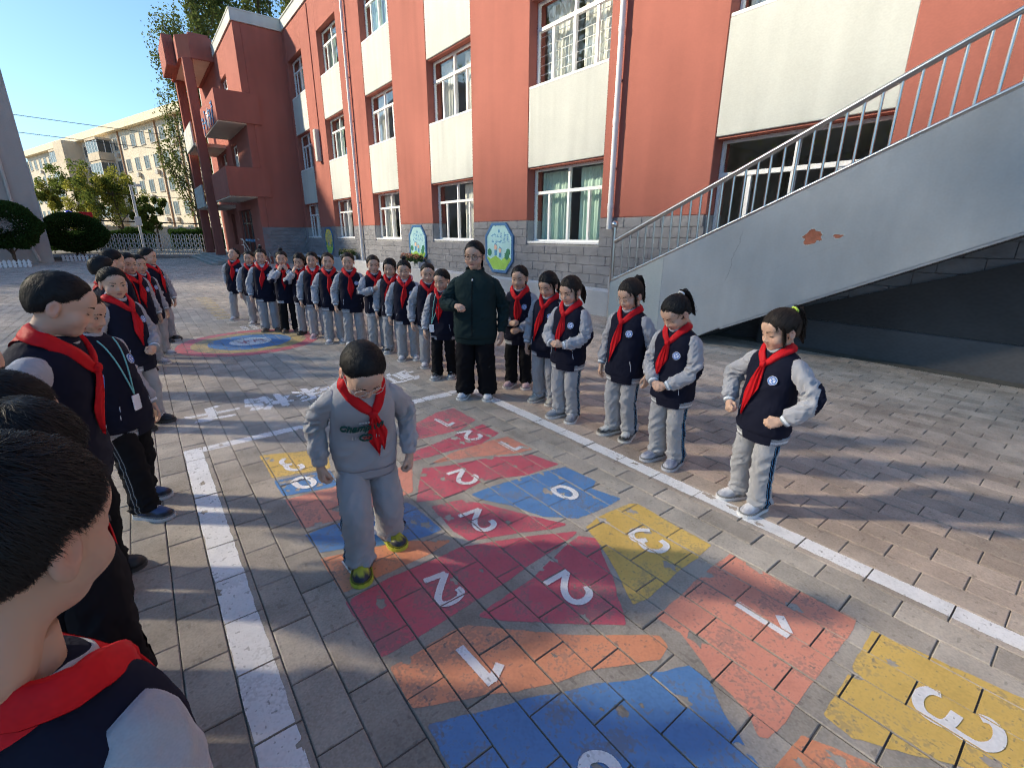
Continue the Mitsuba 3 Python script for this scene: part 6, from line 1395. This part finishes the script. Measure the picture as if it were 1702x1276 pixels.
    if outfit == 'sweatshirt':
        def onchest(poly, mk, nm, off=.006):
            vv, ff = flat(poly, 0) if False else prism(poly, 0, .002)
            P = b.front(vv[:, 0], .84 * s + vv[:, 1], 0); P[:, 1] += off + .0025 + 3 * vv[:, 2]; put(jk + '__' + nm, (b.bend(P), ff), mk)
        tm = meshkit.text_mesh('Champion', .036 * s, .002, bold=True); tv = np.array(tm.vertices); w_ = tv[:, 0].max()
        tv2 = np.stack([(tv[:, 0] - w_ / 2) * .78 + tv[:, 1] * .28, tv[:, 1] + .02 * s, tv[:, 2]], 1); tv2[:, 1] += tv2[:, 0] * .10; tv2[:, 0] *= -1; tv2[:, 0] += .020 * s
        P = b.front(tv2[:, 0], .835 * s + tv2[:, 1], 0); P[:, 1] += .0135 + 3 * tv2[:, 2]
        put(jk + '__lettering', (b.bend(P), np.array(tm.faces)[:, ::-1]), 'print_green')
        cr = lambda dx, dz: (dx * s, dz * s)
        ringp = sg.Point(*cr(0, -.045)).buffer(.030 * s).difference(sg.Point(*cr(0, -.045)).buffer(.024 * s)).difference(sg.box(-.005 * s, -.02 * s, .005 * s, 0))
        onchest(ringp.segmentize(.004), 'print_green', 'emblem_ring', .012)
        onchest(sg.LineString([cr(.014, -.034), cr(.007, -.058), cr(0, -.038), cr(-.007, -.058), cr(-.014, -.034)]).buffer(.0026 * s), 'print_red', 'emblem_letter', .012)
        for sd in (1, -1): onchest(unary_union([sg.LineString([cr(sd * (.045 + .012 * q), -.035), cr(sd * (.045 + .012 * q), -.055)]).buffer(.0016) for q in range(2)]), 'print_pale', 'emblem_digits', .012)
        onchest(unary_union([sg.box(*cr(-.030 + .012 * q, .066), *cr(-.022 + .012 * q, .071)) for q in range(5)]), 'print_pale', 'small_print', .012)
    if scarf: scarf_parts(b, key, r, sway=sway, long=long, knotx=knotx, flap=flap)
    if outfit == 'teacher':
        P = b.front(np.zeros(12), np.linspace(1.0, .54, 12) * s, .006); put(jk + '__zip', tube(b.bend(P), .004, 5), 'black_cloth', smooth=True)
        put(jk + '__zip_pull', bevel_box(-.006, .006, b.front(np.array(0.), np.array(.985 * s))[1] + .006, b.front(np.array(0.), np.array(.985 * s))[1] + .014, .955 * s, .985 * s, .002), 'badge_white')
    if lanyard:
        zz = np.linspace(1.0, lanyard[0], 10) * s; P1 = b.front(np.linspace(.05, lanyard[1], 10) * s, zz, .014); P2 = b.front(np.linspace(-.05, lanyard[1], 10) * s, zz, .014)
        lk = num(key + '__lanyard'); scene[lk] = mikit.ply(cat(tube(b.bend(P1), .0042, 5), tube(b.bend(P2), .0042, 5)), 'lanyard_teal', smooth=True)
        c = b.bend(P1[-1]); put(lk + '__name_card', bevel_box(c[0] - .028, c[0] + .028, c[1] - .001, c[1] + .006, c[2] - .095, c[2] - .005, .003), 'card_white')
    # --- trousers: a seat and two legs
    tr = []; uvs = []
    zp = np.linspace(.505, .60, 9) * s; ap, bp = (np.interp(zp, b.z, q) for q in (b.a, b.b))
    zz = zp - sit; kp = np.linspace(.86, .80, 9)
    v, f = loft(np.stack([0 * zp, -.006 - .35 * sit + 0 * zp, zz], 1), np.tile([1, 0, 0], (9, 1)), np.tile([0, 1, 0], (9, 1)), ap * kp, bp * np.linspace(.84, .78, 9), m, n=2.3, wave=fold(9, m, .004 * s, seed + 3, .5, 3))
    tr.append((v, f)); th = np.arange(m) * 2 * np.pi / m; dd = np.where((th < np.pi / 2) | (th > np.pi * 1.5), (th + np.pi) % (2 * np.pi) - np.pi, th - np.pi)[None] * ap[:, None]
    dv = np.broadcast_to(np.linspace(0, .2, 9)[:, None], dd.shape)
    uvs.append(np.vstack([np.stack([dd, dv], -1).reshape(-1, 2), [[.2, 0], [.2, 0]]]))
    for hip, kn, ank, ta, sd, fz in lg:
        kl = 46 if detail else 30
        p = smooth_path([hip + [0, 0, -.03 * s], hip * .5 + kn * .5, kn, ank * .8 + kn * .2, ank + [0, .004 * s, -.030 * s]], kl, .25)
        _, A, Bq = frames(p, (sd, 0, 0)); u = np.linspace(0, 1, kl)
        wide = {'trouser_plain': 1.12}.get(trousers, 1.0) * legfat
        ra = np.interp(u, [0, .12, .45, .8, .93, 1], [.062, .066, .062, .059, .060, .056]) * s * fat ** .7 * wide; rb = np.interp(u, [0, .12, .45, .8, .93, 1], [.075, .077, .068, .064, .067, .066]) * s * fat ** .7 * wide
        wv = fold(kl, m, .0085 * s, seed + 17 * (sd + 3), 1.1, 2.4) * (.55 + .7 * np.exp(-((u - .5) / .15) ** 2) + 1.3 * np.exp(-((u - .93) / .1) ** 2) + .8 * np.exp(-((u - .06) / .1) ** 2))[:, None]
        wv = wv + (.006 * s * np.sin(u * 75 + seed) * np.exp(-((u - .93) / .07) ** 2))[:, None]
        v, f = loft(p, A, Bq, ra, rb, m, wave=wv); tr.append((v, f)); uvs.append(limb_uv(p, 0.0 , m, ra, kl))
    tk = num(key + '__trousers'); scene[tk] = mikit.ply(cat(*tr), trousers, smooth=True, uv=np.vstack(uvs))
    # --- shoes
    for (hip, kn, ank, ta, sd, fz), col in zip(lg, (shoes, shoes)):
        L_ = .222 * s; up_m, so_m, la_m = shoe_tpl(L_ if h < 1.45 else .245)
        o = np.array([ank[0], ank[1] + .006, fz + .002])
        pl_ = lambda mm_: rotz(mm_, -ta, o)
        u_, s_ = np.array(col[0], float), np.array(col[1], float)
        vv = up_m[0]; colr_ = np.tile(u_, (len(vv), 1))
        if len(col) > 2:
            acc = np.array(col[2], float); yy = vv[:, 1] / L_
            pt = ((yy > .50) & (vv[:, 2] < .052)) | ((np.abs(vv[:, 2] - .040 - .10 * np.maximum(0, .1 - yy) ** 2) < .006) & (yy > -.25)) | ((yy > .50) & (vv[:, 2] < .05)) | ((yy < -.20)) | ((np.abs(yy - .16 + vv[:, 2] * 1.5) < .05) & (vv[:, 2] < .06))
            colr_[pt] = acc
        k_s = num(key + '__shoe'); scene[k_s] = mikit.ply(pl_(up_m), 'painted_part', smooth=True, color=colr_)
        sc_ = np.tile(s_, (len(so_m[0]), 1)); sc_[so_m[0][:, 2] > .0201] *= .30; put(k_s + '__sole', pl_(so_m), 'painted_part', color=sc_)
        put(k_s + '__lace', pl_(la_m), 'painted_part', smooth=True, color=np.tile(np.array(col[3] if len(col) > 3 else (.7, .7, .7), float), (len(la_m[0]), 1)))
    M = T().translate([pos[0], pos[1], z0]).rotate([0, 0, 1], -face)
    for k in list(scene):
        if k not in first and k.startswith(key + '__'): scene[k]['to_world'] = M
    return key
# ------------------------------------------------------------------ who stands where
def to_cam(p, turn=0): return math.degrees(math.atan2(-p[0], -p[1])) + turn
def kid(label, p, turn, hturn, **kw): return person(label, p, to_cam(p, turn), head=to_cam(p, hturn), **kw)
WHT = ((.60, .60, .62), (.62, .62, .62), (.36, .36, .40), (.45, .45, .48)); GRY = ((.34, .35, .38), (.62, .62, .62), (.20, .21, .24)); BLK = ((.02, .02, .022), (.05, .05, .05)); BW = ((.55, .55, .53), (.62, .60, .56), (.02, .02, .02), (.5, .5, .48)); BRN = ((.10, .07, .055), (.2, .17, .14)); PNK = ((.50, .36, .38), (.62, .58, .58), (.36, .25, .30))
GIRLS, BOYS = 'children in school jackets along the right side', 'children in school jackets along the left side'
R = dict(group=GIRLS)
close = lambda w=.078, a=10: ((w, 0.0, a), (-w, -.01, -a))
kid('girl nearest at right with hands on hips, fringe, ponytail and lime hair tie', (2.80, 1.13), 36, 52, h=1.245, headpitch=16, arms=('hip', 'hip'), hair='bangs_high', hmat='hair_brown', hairn=2600, mouth='smile', eyes='closed', trousers='trouser_blue_stripe', shoes=WHT, tie='tie_green', detail=2, seed=101, sway=.055, long=(.31, .24), feet=((.095, .0, 14), (-.075, .03, -6)), **R)
kid('girl second from right looking down, hair tied high with pink tie, hands clasped', (2.87, 1.81), 34, 46, h=1.26, headpitch=34, arms=('clasp', 'clasp'), hair='pulled_high', hmat='hair_black', hairn=2600, eyes='closed', trousers='trouser_blue_stripe', shoes=((.22, .24, .32), (.45, .45, .47), (.40, .40, .44), (.5, .5, .55)), tie='tie_white', detail=2, seed=102, sway=.05, long=(.26, .20), lean=.10, feet=close(.08), **R)
kid('girl third from right with clear round glasses and long ponytail', (2.99, 2.34), 34, 42, h=1.315, headpitch=20, arms=('down', 'down'), hair='bangs_high', hmat='hair_brown', hairn=2400, mouth='open', eyes='closed', trousers='trouser_grey', shoes=BW, glasses='clear_frame', detail=2, seed=103, sway=.05, long=(.30, .22), feet=close(.075, 16), **R)
kid('girl with loose fringe and ponytail, hands clasped, fourth from right', (2.90, 2.91), 34, 38, h=1.30, headpitch=18, arms=('clasp_high', 'clasp_high'), hair='bangs_low', hmat='hair_brown', hairn=1800, mouth='smile', shoes=GRY, detail=1, seed=104, sway=.03, long=(.29, .2), feet=close(.07, 18), **R)
kid('girl with blunt fringe looking down, fifth from right, grey trousers and pale shoes', (3.05, 3.36), 30, 30, h=1.305, headpitch=24, arms=('down', 'down'), hair='bangs_low', hmat='hair_black', hairn=1800, eyes='closed', shoes=((.42, .40, .36), (.60, .58, .55)), detail=1, seed=105, sway=.06, long=(.30, .22), feet=close(.075, 12), **R)
kid('girl in black trousers just right of the teacher, both hands before her waist', (3.14, 3.92), 14, 18, h=1.325, headpitch=10, arms=('clasp_high', 'clasp'), hair='pulled_low', hmat='hair_black', hairn=1500, trousers='trouser_black', shoes=PNK, detail=1, seed=106, sway=-.02, feet=close(.08, 12), **R)
person('woman teacher in dark green jacket and black trousers, glasses, one arm held forward', (2.565, 3.90), to_cam((2.565, 3.90), 12), h=1.575, head=to_cam((2.565, 3.9), 18), headpitch=6, arms=('point', 'down'), hair='pulled_low', hmat='hair_black', hairn=2600, mouth='open', outfit='teacher', trousers='trouser_plain', scarf=False, glasses='dark_frame', shoes=((.66, .67, .70), (.70, .70, .70), (.45, .47, .52), (.5, .5, .55)), detail=2, seed=107, fat=1.12, feet=((.10, 0, 8), (-.095, .0, -8)), cat_='person', headscale=1.05, tone=.95, badge=False)
kid('child half hidden behind the teacher, in black trousers with a white name card', (2.66, 4.72), 20, 25, h=1.26, headpitch=12, arms=('fwd', 'down'), hair='boy', trousers='trouser_black', shoes=((.03, .03, .03), (.6, .6, .6), (.5, .5, .5)), detail=1, seed=108, lanyard=(.66, .10), feet=((.08, .05, 5), (-.08, -.04, -5)), **R)
kid('boy with short hair left of the teacher, wide red scarf collar', (2.78, 5.27), -4, 0, h=1.30, headpitch=10, arms=('down', 'down'), hair='crop', hairn=1200, shoes=WHT, detail=1, seed=109, **R)
kid('girl with hair bun and pale hood collar, left of the short haired boy', (2.70, 5.76), 4, 6, h=1.315, headpitch=10, arms=('down', 'down'), hair='pulled_bun', mouth='smile', hood='pink_cloth', shoes=WHT, detail=1, seed=110, sway=.03, **R)
kid('girl with straight blunt fringe and black and white shoes', (2.71, 6.22), 14, 16, h=1.32, headpitch=14, arms=('down', 'down'), hair='bangs_low', hmat='hair_black', shoes=((.03, .03, .03), (.66, .66, .66), (.5, .5, .5)), detail=1, seed=111, sway=.05, eyes='closed', **R)
kid('girl with one hand raised to her chest and pinkish shoes', (2.60, 6.53), -10, -4, h=1.35, headpitch=8, arms=('chest', 'down'), hair='pulled_low', hmat='hair_brown', shoes=PNK, detail=1, seed=112, sway=.02, **R)
kid('girl standing straight with parted hair and white shoes, eighth of the far group', (2.42, 7.02), -2, 8, h=1.375, headpitch=6, arms=('down', 'down'), hair='pulled_low', hmat='hair_brown', shoes=WHT, detail=1, seed=113, long=(.27, .22), **R)
kid('girl in a thick red scarf next to the straight standing girl, to her left', (2.245, 7.40), 2, 2, h=1.365, headpitch=4, arms=('down', 'down'), hair='pulled_low', hmat='hair_brown', shoes=WHT, detail=0, seed=114, hairn=900, **R)
kid('girl with two pigtails and a white hood behind the target circle', (2.17, 7.95), 6, 8, h=1.36, headpitch=4, arms=('down', 'down'), hair='pulled_pig', hood='pale_cloth', mouth='open', shoes=PNK, detail=0, seed=115, hairn=900, **R)
kid('child holding one hand over the mouth, with a dark fringe', (2.08, 8.33), 20, 22, h=1.34, headpitch=18, arms=('mouth', 'down'), hair='bangs_low', hmat='hair_black', shoes=BLK, detail=0, seed=116, hairn=900, **R)
kid('girl in black trousers with both hands at her mouth and a top bun', (1.89, 8.68), 0, 4, h=1.36, headpitch=6, arms=('mouth', 'mouth'), hair='pulled_bun', trousers='trouser_black', shoes=BRN, detail=0, seed=117, hairn=900, tie='tie_white', **R)
kid('girl with a red hair tie and pale hood, standing at the edge of the target', (1.64, 8.98), 4, 6, h=1.39, headpitch=6, arms=('down', 'down'), hair='pulled_bun', hood='pale_cloth', shoes=BRN, detail=0, seed=118, hairn=900, tie='tie_red', sway=.03, **R)
kid('child mostly hidden behind the girl with the red hair tie', (1.60, 9.85), 10, 16, h=1.33, headpitch=4, arms=('down', 'down'), hair='boy', shoes=WHT, detail=0, seed=119, hairn=800, **R)
kid('child farthest along the right row, leaning back with face turned up', (1.44, 10.62), 20, 40, h=1.37, headpitch=-28, arms=('back', 'back'), hair='boy', shoes=WHT, detail=0, seed=120, hairn=800, lean=-.12, feet=((.10, .05, 8), (-.16, -.22, -20)), eyes='closed', **R)
# the jumping boy
person('boy in grey sweatshirt with red scarf and glasses jumping across the painted hopscotch', (.725, 2.13), to_cam((.69, 2.03), -4), h=1.30, head=to_cam((.69, 2.03), -14), headpitch=48, lean=.66, arms=(((.205, .05, .585), (.5, -1, 0), (.0, .2, -1), (.9, .4, 0), 'curl'), ((.198, .09, .60), (.5, -1, 0), (.0, .2, -1), (.9, .4, 0), 'curl')), hair='crop', hairn=6500, hmat='hair_black', eyes='closed', outfit='sweatshirt', trousers='trouser_grey', glasses='clear_frame',
       shoes=((.42, .44, .05), (.46, .50, .06), (.025, .03, .05), (.6, .6, .6)), feet=((.075, .12, 6, 0.0), (-.095, -.08, -16, 0.0)), sit=.06, legfat=1.16, detail=2, seed=201, sway=-.035, long=(.31, .28), fat=.96, headscale=1.02, knotx=-.034)
# left row
Lg = dict(group=BOYS)
kid('boy nearest the camera at the bottom left, seen from behind with short black hair', (-.203, .785), -122, -124, h=1.29, headpitch=16, arms=('down', 'down'), hair='boy', hairn=24000, detail=2, seed=301, fat=1.0, mouth='shut', shoes=BLK, headscale=1.07, badge=True, long=(.22, .18), hup=.095, flap=.04, tone=.85, **Lg)
kid('child in black jacket behind the nearest boy, only dark hair and red scarf showing', (-.30, 1.22), -118, -158, h=1.315, headpitch=22, arms=('down', 'down'), hair='boy', hairn=9000, outfit='black', detail=2, seed=302, trousers='trouser_black', shoes=BW, long=(.42, .30), sway=-.05, lean=.16, headscale=1.06, **Lg)
kid('child with smooth dark hair at the left edge, third from the camera', (-.33, 1.56), -100, -120, h=1.315, headpitch=20, arms=('down', 'down'), hair='boy', hairn=6000, detail=2, seed=303, trousers='trouser_black', shoes=BLK, **Lg)
kid('child at the far left edge of which only an ear and hair show', (-.47, 1.99), -90, -90, h=1.365, headpitch=10, arms=('down', 'down'), hair='boy', hairn=2500, detail=1, seed=304, trousers='trouser_black', shoes=BLK, **Lg)
kid('tall boy in profile looking down to the right, red scarf over navy jacket', (-.43, 2.66), -66, -80, h=1.50, headpitch=24, lean=.30, arms=('down', 'down'), hair='crop', hairn=7000, detail=2, seed=305, fat=1.14, eyes='closed', trousers='trouser_black', shoes=BLK, headscale=1.04, long=(.25, .18), **Lg)
kid('boy with a teal lanyard and white name card, blue running shoes', (-.245, 3.40), -50, -60, h=1.34, lean=-.14, headpitch=16, arms=('down', 'down'), hair='boy', hairn=2000, detail=2, seed=306, fat=1.0, trousers='trouser_black', scarf=False, lanyard=(.70, .02), shoes=((.05, .08, .18), (.45, .48, .52), (.012, .013, .02), (.5, .5, .5)), feet=((.10, .10, 8), (-.10, -.06, -8)), **Lg)
kid('boy looking towards the camera, between the tall boy and the far boys', (-.185, 5.0), -46, -18, h=1.365, headpitch=8, arms=('down', 'clasp'), hair='boy', hairn=2000, detail=1, seed=307, shoes=BLK, **Lg)
kid('boy seen from behind with short dark hair, beyond the tall boy', (-.27, 6.07), -100, -110, h=1.42, headpitch=8, arms=('down', 'down'), hair='crop', hairn=1600, detail=1, seed=308, shoes=BLK, **Lg)
kid('boy smiling in a wide red scarf, fourth from the far end of the left row', (-.10, 7.43), -40, -26, h=1.40, headpitch=6, arms=('down', 'down'), hair='boy', hairn=1400, mouth='smile', detail=1, seed=309, shoes=WHT, **Lg)
kid('boy with dark hair seen from behind, third from the far end of the left row', (-.22, 7.18), -100, -110, h=1.45, headpitch=8, arms=('down', 'down'), hair='boy', hairn=1200, detail=0, seed=310, shoes=BLK, **Lg)
kid('child whose face peeks out between two boys of the left row', (.0, 7.96), -40, -30, h=1.36, headpitch=4, arms=('down', 'down'), hair='boy', hairn=1000, mouth='smile', detail=0, seed=311, shoes=WHT, **Lg)
kid('boy half hidden behind the farthest boy of the left row', (.14, 9.05), -60, -70, h=1.42, headpitch=4, arms=('down', 'down'), hair='boy', hairn=900, detail=0, seed=312, shoes=BLK, **Lg)
kid('farthest boy of the left row, facing the camera in grey trousers and black shoes', (.12, 9.1), -26, -30, h=1.41, headpitch=8, arms=('down', 'down'), hair='crop', hairn=1200, detail=1, seed=313, shoes=((.02, .02, .02), (.5, .5, .5)), **Lg)
if UNION_FAILS: print('union failed', len(UNION_FAILS), set(UNION_FAILS))
